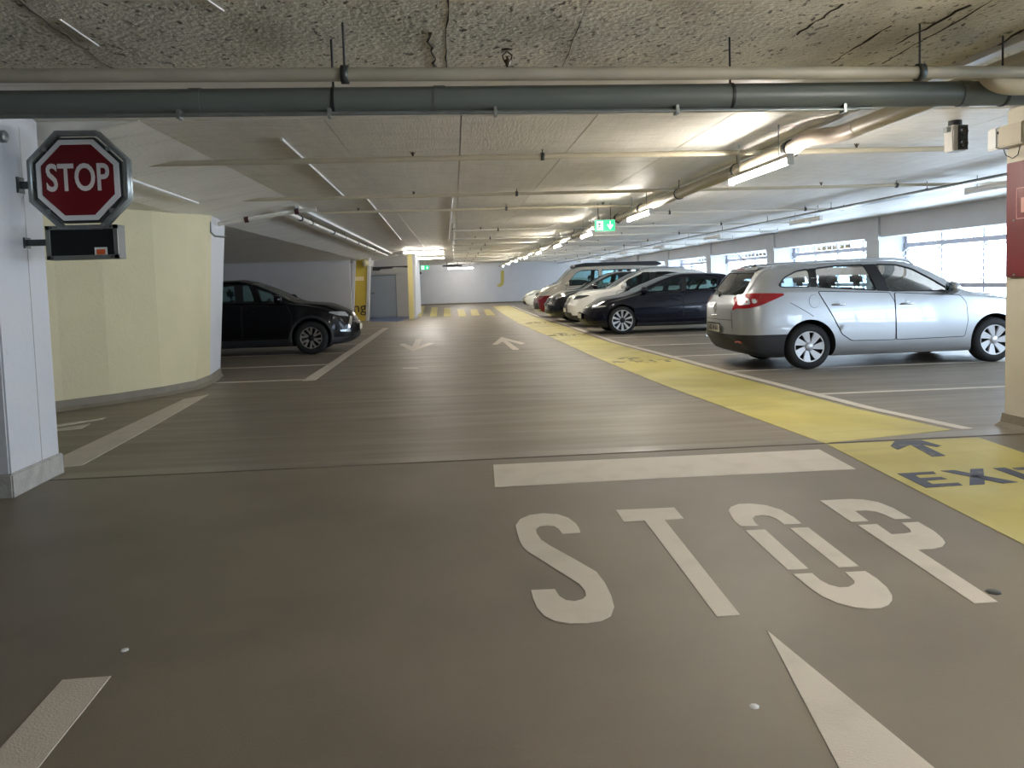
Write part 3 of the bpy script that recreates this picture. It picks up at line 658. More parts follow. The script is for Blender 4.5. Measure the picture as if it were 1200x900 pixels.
for k in range(7):
    batten(7.25, 9.6+6.0*k, 2.40, 1.47, 'y', '%s unlit strip light beside the dark cable tray, counted from the red panel' % num[k], False, drop=.2)
pA = Zp(472, 296, 2.5); batten(pA.x, pA.y, 2.5, 1.46, 'x', 'nearer of two lit strip lights across the oncoming lane', drop=.1)
pA = Zp(471.5, 303.4, 2.46); batten(pA.x, pA.y, 2.46, 1.8, 'x', 'farther of two lit strip lights across the oncoming lane', drop=.14)
pA = Yp(524.5, 314.6, YF-2.4); batten(pA.x, YF-2.4, pA.z, 1.6, 'x', 'lit strip light in front of the white end wall', drop=2.6-pA.z)
# white pipe and trunking on the fold edge (left bays)
o = empty('fold_pipe', (0, 0, 0), 0, 'white pipe with black couplings along the ceiling fold', 'pipe')
MB().tube([(-2.47, 12.5, 2.47), (-2.47, 31, 2.47)], .032, 12).build('pipe_run', whitepipe_m, o)
for y in (13.6, 17.2, 21.5, 26.0): s = MB(); s.tube([(-2.47, y-.04, 2.47), (-2.47, y+.04, 2.47)], .045, 12); s.build('coupling', black_m, o)
for y in (14.6, 19.0, 23.5, 28.5): hanger(o, -2.47, y, 2.47, .032, 2.57, 'y')
o = empty('fold_trunking', (0, 0, 0), 0, 'white trunking along the ceiling fold beside the left bays', 'trunking')
MB().box((-2.36, 12.6, 2.53), (-2.30, 31, 2.575)).build('trunking_run', white_m, o)

# ---- stop sign on the pillar
sc = Yp(92.5, 211.3, 5.9)
sg = empty('stop_sign', tuple(sc), 0, 'red octagonal STOP sign bracketed to the white pillar', 'sign')
RO = .325/math.cos(PI/8)
def octa(r): return [(r*math.cos(PI/8+k*PI/4), r*math.sin(PI/8+k*PI/4)) for k in range(8)]
MB().prism(octa(.318), 'y', .0, .05).build('backing', dkgalv_m, sg)
s = MB(); s.prism(octa(.30), 'y', -.012, .0); s.build('white_border', white_m, sg)
s = MB(); s.prism(octa(.262), 'y', -.016, -.01); s.build('red_face', redfilm_m, sg)
o8 = octa(RO); f = MB(); f.tube([(u, .0, v) for u, v in o8], .019, 10, closed=True); f.tube([(u, .05, v) for u, v in o8], .019, 10, closed=True); f.build('frame', galv_m, sg)
for a_ in (45, 135, 225, 315):
    s = MB(); s.cbox((.302*math.cos(R(a_)), -.014, .302*math.sin(R(a_))), (.03, .012, .03)); s.build('retaining_clip', galv_m, sg)
text_obj('lettering', 'STOP', .262, offw_m, sg, (-.0, -.0195, .008), (R(90), 0, 0), .002, sx=.68, bold=.0045)
s = MB(); s.box((pxi-sc.x-.005, .0, -.05), (-.3, .03, -.0)); s.box((pxi-sc.x-.005, -.03, -.08), (pxi-sc.x+.012, .06, .03)); s.build('bracket', dkgalv_m, sg)
# ---- display under it
dc = Yp(97, 284, 5.9)
dp = empty('display_box', tuple(dc), 0, 'grey framed dark display box under the stop sign', 'display')
w2, h2 = .243, .118
s = MB(); s.box((-w2, 0, -h2), (w2, .12, h2)); s.build('housing', dkgalv_m, dp)
f = MB()
for (x0, z0, x1, z1) in ((-w2, h2-.028, w2, h2), (-w2, -h2, w2, -h2+.028), (-w2, -h2, -w2+.028, h2), (w2-.028, -h2, w2, h2)): f.box((x0, -.015, z0), (x1, .0, z1))
f.build('bezel', mat('grey_bezel', rgb(122, 126, 122), .4, .4), dp)
MB().box((-w2+.028, -.004, -h2+.028), (w2-.028, .004, h2-.028)).build('screen', screen_m, dp)
st_ = MB().box((.08, -.008, -.094), (.165, -.003, -.038)).build('sticker', white_m, dp); st_['label'] = 'white and orange sticker'
MB().box((.093, -.010, -.088), (.152, -.006, -.052)).build('sticker_print', orange_m, st_)
for (u, v) in ((-.2, .104), (.2, .104), (-.2, -.104), (.2, -.104)): s = MB(); s.lathe([(0, -.019), (.006, -.019), (.007, -.014)], (u, 0, v), 'y', 8); s.build('screw', black_m, dp)
s = MB(); s.box((pxi-dc.x-.005, .03, -.015), (-w2+.01, .06, .03)); s.box((pxi-dc.x-.005, .01, -.03), (pxi-dc.x+.012, .09, .045)); s.build('bracket', dkgalv_m, dp)

# ---- traffic signal under the ceiling
tp = Zp(1121, 141, CZ)
ts = empty('traffic_signal', (tp.x, tp.y, CZ), 0, 'small two-lens signal box hung under the ceiling by the pillar', 'signal')
s = MB(); s.lathe([(.055, 0), (.055, -.05)], (0, .02, 0), 'z', 14); s.build('mount', black_m, ts)
MB().box((-.065, -.05, -.265), (.062, .08, -.045)).build('housing', mat('pale_grey_plastic', rgb(176, 174, 168), .5), ts, bevel=.008)
MB().box((-.018, -.058, -.258), (.066, -.048, -.05)).build('front_plate', black_m, ts)
for z in (-.105, -.205): s = MB(); s.lathe([(.0, -.060), (.028, -.062), (.036, -.074), (.038, -.058)], (.024, 0, z), 'y', 16); s.build('lens', mat('dark_lens', rgb(40, 38, 34), .12) if 'dark_lens' not in MATS else MATS['dark_lens'], ts)
MB().box((-.1, -.02, -.1), (-.06, .03, -.06)).build('side_bracket', galv_m, ts)

# ---- exit signs
def exit_sign(p, wdt, hgt, lb, drop):
    e = empty('exit_sign', tuple(p), 0, lb, 'sign', 'green emergency exit signs')
    MB().box((-wdt/2, 0, -hgt/2), (wdt/2, .05, hgt/2)).build('housing', white_m, e)
    MB().box((-wdt/2+.006, -.004, -hgt/2+.006), (wdt/2-.006, .0, hgt/2-.006)).build('face', greensign_m, e)
    a = MB(); h = hgt
    a.prism([(.25*wdt-.035*h, .36*h), (.25*wdt+.055*h, .36*h), (.25*wdt+.055*h, -.02*h), (.25*wdt+.2*h, .1*h), (.25*wdt+.26*h, .02*h), (.25*wdt+.01*h, -.36*h), (.25*wdt-.24*h, .02*h), (.25*wdt-.18*h, .1*h), (.25*wdt-.035*h, -.02*h)], 'y', -.008, -.003); a.build('arrow', whitesign_m, e)
    a = MB(); a.box((-.40*wdt, -.008, -.38*h), (-.09*wdt, -.003, .38*h)); d_ = a.build('doorway', whitesign_m, e)
    r = MB(); cx = -.25*wdt
    r.lathe([(0, -.012), (.05*h, -.011), (.05*h, -.006)], (cx+.03*h, 0, .26*h), 'y', 10)
    for (x0, z0, x1, z1) in ((0, .18, -.06, -.06), (-.06, -.06, .1, -.12), (.1, -.12, .06, -.32), (-.06, -.06, -.14, -.2), (-.14, -.2, -.26, -.22), (0, .16, .16, .06), (.16, .06, .2, .12), (0, .16, -.14, .14), (-.14, .14, -.18, .02)):
        r.bar((cx+x0*h, -.010, z0*h), (cx+x1*h, -.010, z1*h), .085*h, .004, (0, 1, 0))
    r.build('running_figure', figure_m, e)
    for x in (-wdt*.3, wdt*.3): s = MB(); s.tube([(x, .025, hgt/2), (x, .025, drop)], .006, 6); s.build('suspension', dkgalv_m, e)
p = Yp(708.8, 264.3, 13.6); exit_sign(p, .354, .196, 'green lit exit sign with running figure and down arrow near the beige pipe', CZ-p.z)
p = Yp(498, 313.6, 44); exit_sign(p, .47, .24, 'small green exit sign in front of the white end wall', CZ-p.z)
p = Yp(492.5, 320, 44.2); cm_ = MB(); cm_.cbox((p.x, p.y, p.z), (.12, .12, .12)); cm_.tube([(p.x, p.y, p.z), (p.x, p.y, CZ)], .012, 6)
tag(cm_.build('security_camera', black_m), 'tiny black camera hanging under the far exit sign', 'camera')
p = Yp(530, 311.4, 46); s = MB(); s.box((p.x-.55, p.y, p.z-.04), (p.x-.05, p.y+.3, p.z+.04)); s.box((p.x-.05, p.y, p.z-.045), (p.x+.55, p.y+.3, p.z+.03)); s.tube([(p.x-.3, p.y+.1, p.z), (p.x-.3, p.y+.1, CZ)], .015, 6); s.tube([(p.x+.3, p.y+.1, p.z), (p.x+.3, p.y+.1, CZ)], .015, 6)
tag(s.build('duct_sign', black_m), 'dark flat panel hung above the far crossing', 'panel')
# litter and spots on the near slab
for (px, py, m_, nm, lb) in ((1164, 694, black_m, 'floor_plug', 'small dark oval spot beside the letter P'), (146, 762, white_m, 'paper_scrap', 'tiny white scrap near the left lane dash'), (884, 828, white_m, 'paper_scrap', 'tiny white scrap beside the lane arrow tip')):
    q = N(px, py); s = MB(); s.lathe([(0, .003), (.015, .003), (.018, -.003)] if m_ is white_m else [(0, .004), (.03, .004), (.034, -.003)], (q.x, q.y, q.z), 'z', 7); tag(s.build(nm, m_), lb, 'spot')

# ================================================================== CARS
def pchip(keys):
    keys = sorted(keys); x = np.array([k[0] for k in keys], float); y = np.array([k[1] for k in keys], float)
    h = np.diff(x); dl = np.diff(y)/h; m = np.zeros_like(y)
    for i in range(1, len(x)-1):
        if dl[i-1]*dl[i] > 0:
            w1 = 2*h[i]+h[i-1]; w2_ = h[i]+2*h[i-1]; m[i] = (w1+w2_)/(w1/dl[i-1]+w2_/dl[i])
    m[0], m[-1] = dl[0], dl[-1]
    def f(t):
        t = min(max(t, x[0]), x[-1]); i = min(max(int(np.searchsorted(x, t))-1, 0), len(x)-2); s = (t-x[i])/h[i]
        return (2*s**3-3*s*s+1)*y[i]+(s**3-2*s*s+s)*h[i]*m[i]+(-2*s**3+3*s*s)*y[i+1]+(s**3-s*s)*h[i]*m[i+1]
    return f
def catmull(p, k=4):
    out = []
    for i in range(len(p)-1):
        a = p[max(i-1, 0)]; b = p[i]; c = p[i+1]; d = p[min(i+2, len(p)-1)]
        for j in range(k):
            t = j/k; r = []
            for q in range(2):
                lo, hi = min(b[q], c[q])-.012, max(b[q], c[q])+.012
                v = .5*((2*b[q])+(-a[q]+c[q])*t+(2*a[q]-5*b[q]+4*c[q]-d[q])*t*t+(-a[q]+3*b[q]-3*c[q]+d[q])*t**3)
                r.append(min(max(v, lo), hi))
            out.append(tuple(r))
    out.append(p[-1]); return out
glass_clear = glass('car_glass_clear', (.74, .86, .88, 1))
glass_dark = glass('car_glass_tinted', (.16, .19, .20, 1))
glass_mid = glass('car_glass_green', (.50, .66, .66, 1))
seat_m = mat('dark_seat_fabric', rgb(52, 54, 58), .9)
inner_m = mat('black_interior', rgb(18, 18, 20), .8)
trim_m = mat('black_bumper_plastic', rgb(34, 35, 38), .6, bump=(80, .1))
seam_m = mat('dark_gap_shade', rgb(20, 20, 22), .8)  # near-black tubes along door and panel gaps, painting in the shade there
chrome_m = mat('chrome', rgb(200, 202, 206), .12, 1)
rim_m = mat('silver_wheel', rgb(196, 198, 202), .3, .6)
rimdark_m = mat('dark_wheel_centre', rgb(30, 30, 33), .45, .3)
redlamp_m = mat('red_lamp_lens', rgb(150, 14, 26), .12, coat=.6)
clearlamp_m = mat('clear_lamp_lens', rgb(178, 182, 186), .25, .2, coat=.5)
darklamp_m = mat('smoked_lamp_lens', rgb(40, 44, 50), .08, coat=.8)
plate_m = mat('white_number_plate', rgb(208, 204, 190), .4)
mirror_m = mat('mirror_glass', rgb(150, 160, 170), .05, 1)

def boolean_cut(o, cutters):
    for c in cutters:
        md = o.modifiers.new('cut', 'BOOLEAN'); md.operation = 'DIFFERENCE'; md.solver = 'EXACT'; md.object = c
        try: md.material_mode = 'INDEX'
        except Exception: pass
    bpy.context.view_layer.update()
    me = bpy.data.meshes.new_from_object(o.evaluated_get(bpy.context.evaluated_depsgraph_get()))
    o.modifiers.clear(); old = o.data; o.data = me; bpy.data.meshes.remove(old)
    for c in cutters: bpy.data.objects.remove(c)

class Car:
    def __init__(s, **k):
        s.__dict__.update(k); s.nose = s.wb/2+s.fo; s.tail = -(s.wb/2+s.ro)
        s.T = pchip(s.top); s.B = pchip(s.belt); hw = s.hw; n, t = s.nose, s.tail
        s.H = pchip([(t, .84*hw), (t+.10, .93*hw), (t+.35, .975*hw), (t+.9, hw), (0, hw), (n-.8, .995*hw), (n-.4, .95*hw), (n-.15, .88*hw), (n, .78*hw)])
        s.HT = pchip(s.roofw); s.ZB = pchip([(t, .40), (t+.12, s.zb+.08), (t+.5, s.zb), (n-.6, s.zb), (n-.12, s.zb+.03), (n, s.zb+.12)])
        s.root = empty(s.name, (0, 0, 0), 0, s.label, s.cat, 'parked cars')
    def ring(s, x, inset=0, zf=None):
        zt = s.T(x)-inset; zb = s.ZB(x) if zf is None else zf; ze0 = s.B(x); zbl = min(ze0, zt-.045-.0) if zf is None else min(ze0, zt-.02)
        hw = s.H(x)-inset*1.2; hb = hw*s.tuck; ht = min(s.HT(x)*s.hw-inset*1.2, hb-.01)
        dz = zt-zbl; ze = zt-min(s.crown, .55*dz); d = max(zbl-zb, .03)
        bl = min(1, dz/.35)
        ht2 = ht
        p = [(0, zb), (.78*hw, zb), (.92*hw, zb+.025*d), (.98*hw, zb+.13*d), (hw, zb+.30*d), (hw*.998, zb+.55*d), (hw*(1-.35*(1-s.tuck)), zb+.78*d), (hb+.3*(hw-hb), zb+.93*d), (hb, zbl),
             (hb+(ht2-hb)*.46+.012*bl, zbl+(ze-zbl)*.5), (ht2+.006, zbl+(ze-zbl)*.9), (ht2-.02, ze+(zt-ze)*.3), (.84*ht2, zt-(zt-ze)*.36), (.5*ht2, zt-(zt-ze)*.1), (0, zt)]
        return catmull(p, 3)
    def bowx(s, x, y):
        r = min(1, abs(y)/s.hw)**2.3
        a = max(0, min(1, (x-(s.nose-.9))/.9)); b = max(0, min(1, ((s.tail+.8)-x)/.8))
        return x - s.bowf*r*a*a + s.bowr*r*b*b
    def loft(s, x0, x1, nst, inset=0, zf=None, extra=()):
        xs = sorted(set([x0+(x1-x0)*i/nst for i in range(nst+1)]+[e for e in extra if x0 < e < x1]))
        V = []; F = []; m = None; zc = .55
        rings = []
        for x in xs: rings.append((x, s.ring(x, inset, zf)))
        if inset == 0:      # rounded ends
            def shrink(rg, f): return [(y*f, zc+(z-zc)*f) for y, z in rg]
            e = ((.012, .97), (.028, .90), (.036, .75), (.041, .5), (.043, .22), (.044, .02)); r0, r1 = rings[0][1], rings[-1][1]
            rings = [(xs[0]-dx, shrink(r0, f)) for dx, f in reversed(e)]+rings+[(xs[-1]+dx, shrink(r1, f)) for dx, f in e]
        mats = []
        for x, rg in rings:
            full = rg+[(-y, z) for y, z in rg[-2:0:-1]]; m = len(full)
            for y, z in full: V.append((s.bowx(x, y), y, z))
        for i in range(len(rings)-1):
            for k in range(m):
                F.append((i*m+k, i*m+(k+1) % m, (i+1)*m+(k+1) % m, (i+1)*m+k))
        F.append(tuple(range(m))); F.append(tuple(range((len(rings)-1)*m, len(rings)*m)))
        return V, F, m, len(rings)
    def patch(s, name, out, frame, m, off=.004, parent=None, res=.07, label=None, mirror=True, rnd=2, flat=False):
        """panel lying on the body: outline in the (u, z) plane of a viewing frame, dropped onto the surface"""
        al, u0 = frame
        dv = Vector((math.cos(al), math.sin(al), 0)); ua = Vector((-math.sin(al), math.cos(al), 0))
        if rnd: out = rounded(out, .03*rnd)
        pts = []
        for i in range(len(out)):
            a, b = Vector(out[i]), Vector(out[(i+1) % len(out)]); k = max(1, int((b-a).length/res)); pts += [a.lerp(b, j/k) for j in range(k)]
        nb = len(pts); mnx = min(p.x for p in pts); mxx = max(p.x for p in pts); mny = min(p.y for p in pts); mxy = max(p.y for p in pts)
        def inside(q):
            c = False
            for i in range(nb):
                a, b = pts[i], pts[i-1]
                if (a.y > q.y) != (b.y > q.y) and q.x < (b.x-a.x)*(q.y-a.y)/(b.y-a.y)+a.x: c = not c
            return c and min((q-p).length for p in pts) > res*.45
        x = mnx+res/2
        g = []
        while x < mxx:
            y = mny+res/2
            while y < mxy:
                q = Vector((x, y))
                if inside(q): g.append(q)
                y += res
            x += res
        cv, ce_, cf, *_ = delaunay_2d_cdt(pts+g, [], [list(range(nb))], 1, 1e-5)
        V = []
        for p in cv:
            o = ua*(u0+p.x)+Vector((0, 0, p.y))+dv*6
            h = s.bvh.ray_cast(o, -dv)
            if h[0] is None: h = s.bvh.find_nearest(o-dv*(6-s.hw if abs(math.sin(al)) > .5 else 6-s.nose))
            V.append(h[0]+(dv*.6+h[1]*.4 if h[1].dot(dv) > 0 else dv)*off)
        objs = []
        for sy in ((1, -1) if mirror else (1,)):
            o = mesh(name, [(v.x, v.y*sy, v.z) for v in V], [tuple(f) for f in cf], m, parent if parent else s.root, True, False)
            if label: o['label'] = label
            objs.append(o)
        return objs
    def line(s, name, pts, frame, r=.004, m=None, mirror=True, closed=False, off=.0, parent=None, step=.06):
        al, u0 = frame; dv = Vector((math.cos(al), math.sin(al), 0)); ua = Vector((-math.sin(al), math.cos(al), 0)); P = []
        q = list(pts)+([pts[0]] if closed else [])
        for a, b in zip(q, q[1:]):
            a, b = Vector(a), Vector(b); k = max(1, int((b-a).length/step)); P += [a.lerp(b, j/k) for j in range(k)]
        if not closed: P.append(Vector(q[-1]))
        W = []
        for p in P:
            h = s.bvh.ray_cast(ua*(u0+p.x)+Vector((0, 0, p.y))+dv*6, -dv)
            if h[0] is not None: W.append(h[0]+dv*off)
        objs = []
        if len(W) > 1:
            for sy in ((1, -1) if mirror else (1,)):
                t = MB(); t.tube([(v.x, v.y*sy, v.z) for v in W], r, 6, closed); objs.append(t.build(name, m or seam_m, parent or s.root))
        return objs
    def build(s):
        SIDE = (PI/2, 0)                                            # seen from the left: u = -x
        s.SIDE = SIDE
        V, F, m, nr = s.loft(s.tail, s.nose, 64)
        s.bvh = BVHTree.FromPolygons([Vector(v) for v in V], F)
        me = bpy.data.meshes.new('body'); me.from_pydata(V, [], F); me.update()
        b = bmesh.new(); b.from_mesh(me); bmesh.ops.recalc_face_normals(b, faces=b.faces); b.to_mesh(me); b.free()
        o = link('body', me, [s.paint, inner_m, s.lower])
        if s.lowcut:
            zc_, xa_, xb_ = s.lowcut; b = bmesh.new(); b.from_mesh(me)
            for co, no in (((0, 0, zc_), (0, 0, 1)), ((xa_, 0, 0), (1, 0, 0)), ((xb_, 0, 0), (1, 0, 0))):
                bmesh.ops.bisect_plane(b, geom=b.verts[:]+b.edges[:]+b.faces[:], plane_co=co, plane_no=no, dist=1e-5)
            for f in b.faces:
                c_ = f.calc_center_median()
                if c_.z < zc_ and xa_ < c_.x < xb_: f.material_index = 2
            b.to_mesh(me); b.free()
        cut = []
        hw = s.hw
        def cutter(mb):
            q = mb.build('cutter'); q.data.materials.append(s.paint); q.data.materials.append(inner_m)
            for p in q.data.polygons: p.material_index = 1
            return q
        for ax in (s.wb/2, -s.wb/2):
            for sy in (1, -1):
                mb = MB(); mb.lathe([(0, -.19), (s.wr+s.gap, -.19), (s.wr+s.gap, .3), (0, .3)], (ax, sy*(hw-.06), s.wr+.01), 'y', 36, False); cut.append(cutter(mb))
        Vc, Fc, _, _ = s.loft(s.cab[0], s.cab[1], 24, .055, .42); mb = MB(); mb.add(Vc, Fc); cut.append(cutter(mb))
        for q in s.wins:
            mb = MB(); mb.prism(rounded(q, .06), 'y', -1.3, 1.3); cut.append(cutter(mb))
        xc, xh, z0 = s.ws; w0, w1 = s.wsw                             # windscreen: cowl x, header x, lowest z; half widths
        mb = MB(); mb.prism(chaikin([(xc, -w0), (xc, w0), ((xc+xh)/2, (w0+w1)/2+.01), (xh, w1), (xh-.015, 0), (xh, -w1), ((xc+xh)/2, -(w0+w1)/2-.01)], 1), 'z', z0, 2.4); cut.append(cutter(mb))
        if s.rw:
            zb_, zt_, wb_, wt_ = s.rw; mb = MB(); mb.prism(rounded([(-wb_, zb_), (wb_, zb_), (wt_, zt_), (-wt_, zt_)], .06), 'x', s.tail-.5, s.cab[0]+.25); cut.append(cutter(mb))
        boolean_cut(o, cut)
        # split: painted shell, black lower trim, dark interior linings
        me = o.data
        b = bmesh.new(); b.from_mesh(me)
        for e in b.edges:
            if len(e.link_faces) == 2 and e.calc_face_angle(0) > R(38): e.smooth = False
        for f in b.faces: f.smooth = True
        for idx, nm, mt in ((0, 'body_shell', s.paint), (2, 'lower_trim', s.lower), (1, 'cabin_lining', inner_m)):
            c = b.copy(); bmesh.ops.delete(c, geom=[f for f in c.faces if f.material_index != idx], context='FACES')
            if len(c.faces):
                for f in c.faces: f.material_index = 0
                m2 = bpy.data.meshes.new(nm); c.to_mesh(m2); link(nm, m2, mt, s.root)
            c.free()
        b.free(); bpy.data.objects.remove(o)
        # glass
        ux = lambda q: [(-x, z) for x, z in q]
        for q in s.wins: s.patch('side_window', ux(q), SIDE, s.sglass, -.010)
        for q in s.wins: s.line('window_seal', ux(rounded(q, .05)), SIDE, .009, black_m, closed=True, off=-.002)
        # windscreen and rear screen
        def screen(name, fx, w_of, x0, x1, m_, n=8):
            V2 = []; F2 = []; k = 9
            for i in range(n+1):
                x = x0+(x1-x0)*i/n
                for j in range(k):
                    y = w_of(x)*(-1+2*j/(k-1)); h = s.bvh.ray_cast(Vector((x, y, 4)), Vector((0, 0, -1))); z = h[0].z if h[0] else s.T(x)
                    V2.append((x, y, z-.012))
            for i in range(n):
                for j in range(k-1): F2.append((i*k+j, i*k+j+1, i*k+k+j+1, i*k+k+j))
            return mesh(name, V2, F2, m_, s.root, True)
        screen('windscreen', None, lambda x: w1+(w0-w1)*(x-xh)/(xc-xh)+.02, xh-.01, xc+.02, s.fglass)
        if s.rw:
            zb_, zt_, wb_, wt_ = s.rw
            s.patch('rear_window', [(-wb_, zb_), (wb_, zb_), (wt_, zt_), (-wt_, zt_)], (PI, 0), s.rglass, -.008, mirror=False)
        # doors (> handle), pillar trims
        for q, hd in s.doors:
            ds = s.patch('door', ux(q), SIDE, s.paint, .007, rnd=1)
            s.line('door_gap', ux(rounded(q, .03)), SIDE, .0075, closed=True, off=.001)
            if hd:
                for dd, sy in zip(ds, (1, -1)):
                    h = s.bvh.ray_cast(Vector((hd[0], 4, hd[1])), Vector((0, -1, 0))); y = h[0].y
                    c = MB(); c.tube([(hd[0]-.10, sy*(y+.006), hd[1]-.004), (hd[0]-.07, sy*(y+.03), hd[1]), (hd[0]+.07, sy*(y+.03), hd[1]+.004), (hd[0]+.10, sy*(y+.006), hd[1]+.002)], [.010, .014, .014, .008], 8)
                    c.build('handle', s.handle, dd)
                    c = MB(); c.lathe([(0, .004), (.04, .006), (.052, .002)], (hd[0], sy*(y+.0), hd[1]), 'y', 14) if sy > 0 else c.lathe([(0, -.004), (.04, -.006), (.052, -.002)], (hd[0], -y, hd[1]), 'y', 14)
                    c.build('handle_cup', s.paint, dd)
        for q in s.trims: s.patch('pillar_trim', ux(q), SIDE, black_m, .004, rnd=0)
        for q in s.gaps: s.line('panel_gap', q, SIDE, .004)
        # mirrors
        mx, mz = s.mirror; h = s.bvh.ray_cast(Vector((mx, 4, mz-.02)), Vector((0, -1, 0))); y = h[0].y
        for sy in (1, -1):
            c = MB(); c.lathe([(0, -.075), (.05, -.08), (.095, -.035), (.108, .03), (.10, .06), (0, .064)], (0, 0, 0), 'x', 16)
            c.v = [Vector((-v.x*.9+mx, sy*(y+.12+v.y*1.15), mz+.03+v.z*.85)) for v in c.v]
            mo = c.build('mirror', s.mirrorp, s.root)
            c = MB(); c.bar((mx+.02, sy*(y-.02), mz-.035), (mx+.0, sy*(y+.09), mz-.02), .05, .035); c.build('mirror_stalk', black_m, mo)
            c = MB(); c.lathe([(0, 0), (.07, 0), (.074, -.004), (0, -.006)], (0, 0, 0), 'x', 14); c.v = [Vector((v.x+mx-.055, sy*(y+.12+v.y*1.15), mz+.03+v.z*.85)) for v in c.v]; c.build('mirror_glass', mirror_m, mo)
        # wheels
        for ax in (s.wb/2, -s.wb/2):
            for sy in (1, -1): s.wheel(ax, sy)
        # arch cladding
        if s.archtrim:
            for ax in (s.wb/2, -s.wb/2):
                q = [(-(ax+(s.wr+s.gap+.025)*math.cos(a)), s.wr+.01+(s.wr+s.gap+.025)*math.sin(a)) for a in [R(d) for d in range(-10, 191, 10)]]
                s.line('arch_trim', q, SIDE, .035, s.archtrim, off=-.012)
        # seats, dashboard, wheel
        for (x, rowz) in s.seats:
            for sy in (1, -1):
                c = MB(); yy = sy*.36; zf = .50
                c.add(*rbox((x+.1, yy, zf), (.5, .48, .16), .06)); c.add(*rbox((x-.16, yy, rowz-.36), (.15, .46, .62), .06, -.2)); c.build('seat', seat_m, s.root)
                c = MB(); c.add(*rbox((x-.26, yy, rowz+.08), (.10, .27, .19), .045, -.15)); c.tube([(x-.24, yy-.05, rowz-.1), (x-.25, yy-.05, rowz+.05)], .007, 6); c.tube([(x-.24, yy+.05, rowz-.1), (x-.25, yy+.05, rowz+.05)], .007, 6); c.build('headrest', seat_m, s.root)
        xd = s.ws[0]; zd = s.T(xd)-.1
        c = MB(); c.add(*rbox((xd-.32, 0, zd-.12), (.55, 2*(hw*s.tuck-.13), .22), .07)); c.build('dashboard', inner_m, s.root)
        c = MB(); c.tube([(xd-.72+.06*math.sin(a), .36+.18*math.cos(a), zd-.06+.18*math.sin(a)) for a in [2*PI*k/20 for k in range(20)]], .014, 6, True); c.bar((xd-.72, .18, zd-.06), (xd-.72, .54, zd-.06), .03, .03); c.bar((xd-.72, .36, zd-.08), (xd-.45, .36, zd-.14), .05); c.build('steering_wheel', inner_m, s.root)
        return s
    def wheel(s, ax, sy):
        r = s.wr; rr = s.rr; hw = s.hw; yo = hw-.035; wd_ = .20
        t = MB(); t.lathe([(rr-.01, .0), (rr+.008, .012), (r-.045, .008), (r-.018, -.008), (r, -.035), (r, -wd_+.035), (r-.02, -wd_+.01), (rr, -wd_)], (0, 0, 0), 'y', 40)
        t.v = [Vector((ax+v.x, sy*(yo+v.y), r+v.z)) for v in t.v]
        wo = t.build('wheel', rubber_m, s.root); wo['label'] = 'black tyre with its wheel'
        b_ = MB(); b_.lathe([(0, -.075), (rr-.02, -.07), (rr-.012, -.02), (rr-.01, .004), (rr+.004, .004), (rr+.004, -.1)], (0, 0, 0), 'y', 36); b_.v = [Vector((ax+v.x, sy*(yo+v.y), r+v.z)) for v in b_.v]
        b_.build('rim_well', s.rimwell, wo)
        ring = MB(); ring.lathe([(rr-.016, .0), (rr-.004, .008), (rr+.004, .004), (rr-.004, -.01), (rr-.016, 0)], (0, 0, 0), 'y', 36)
        sp = MB(); n, wi, wo_, tw, pair = s.spokes
        for k in range(n):
            for e in ((-1, 1) if pair else (0,)):
                a = 2*PI*k/n+PI/2; a1 = a+e*pair*.35; a2_ = a+e*pair+tw
                p = [(.045, a1, -wi), (rr*.55, (a1+a2_)/2+tw*.25, -(wi+wo_)/2), (rr-.006, a2_, -wo_), (rr-.006, a2_, wo_), (rr*.55, (a1+a2_)/2+tw*.25, (wi+wo_)/2), (.045, a1, wi)]
                q = [(R_*math.cos(A_)-w_*math.sin(A_), R_*math.sin(A_)+w_*math.cos(A_)) for R_, A_, w_ in p]
                dpt = [-.012, -.006, .004, .004, -.006, -.012]
                v = [(u, dpt[i], z) for i, (u, z) in enumerate(q)]+[(u, dpt[i]-.03, z) for i, (u, z) in enumerate(q)]
                sp.add(v, [(0, 1, 4, 5), (1, 2, 3, 4), (6, 11, 10, 7), (7, 10, 9, 8)]+[(i, (i+1) % 6, 6+(i+1) % 6, 6+i) for i in range(6)])
        for g, nm, mt in ((ring, 'rim', s.rimmat), (sp, 'spokes', s.rimmat)):
            g.v = [Vector((ax+v.x, sy*(yo+v.y), r+v.z)) for v in g.v]; g.build(nm, mt, wo)
        c = MB(); c.lathe([(0, .004), (.03, .002), (.062, -.008), (.066, -.03)], (0, 0, 0), 'y', 20); c.v = [Vector((ax+v.x, sy*(yo+v.y), r+v.z)) for v in c.v]; c.build('hub_cap', s.hubmat, wo)
    def plate(s, al, z, w_=.5, h_=.11, txt=None, dx=0):
        dv = Vector((math.cos(al), 0, 0)); h = s.bvh.ray_cast(Vector((0, 0, z))+dv*6, -dv); x = h[0].x+dv.x*.012
        b_ = MB(); b_.box((x-.012, -w_/2-.02, z-h_/2-.02), (x+.008*dv.x, w_/2+.02, z+h_/2+.02)); po = b_.build('plate_holder', black_m, s.root)
        b_ = MB(); b_.box((x+min(0, .012*dv.x), -w_/2, z-h_/2), (x+max(0, .012*dv.x), w_/2, z+h_/2)); b_.build('number_plate', plate_m, po)
        if txt: text_obj('plate_lettering', txt, h_*.95, black_m, po, (x+.013*dv.x, 0, z), (R(90), 0, R(90) if dv.x > 0 else R(-90)), .001, sx=.78)
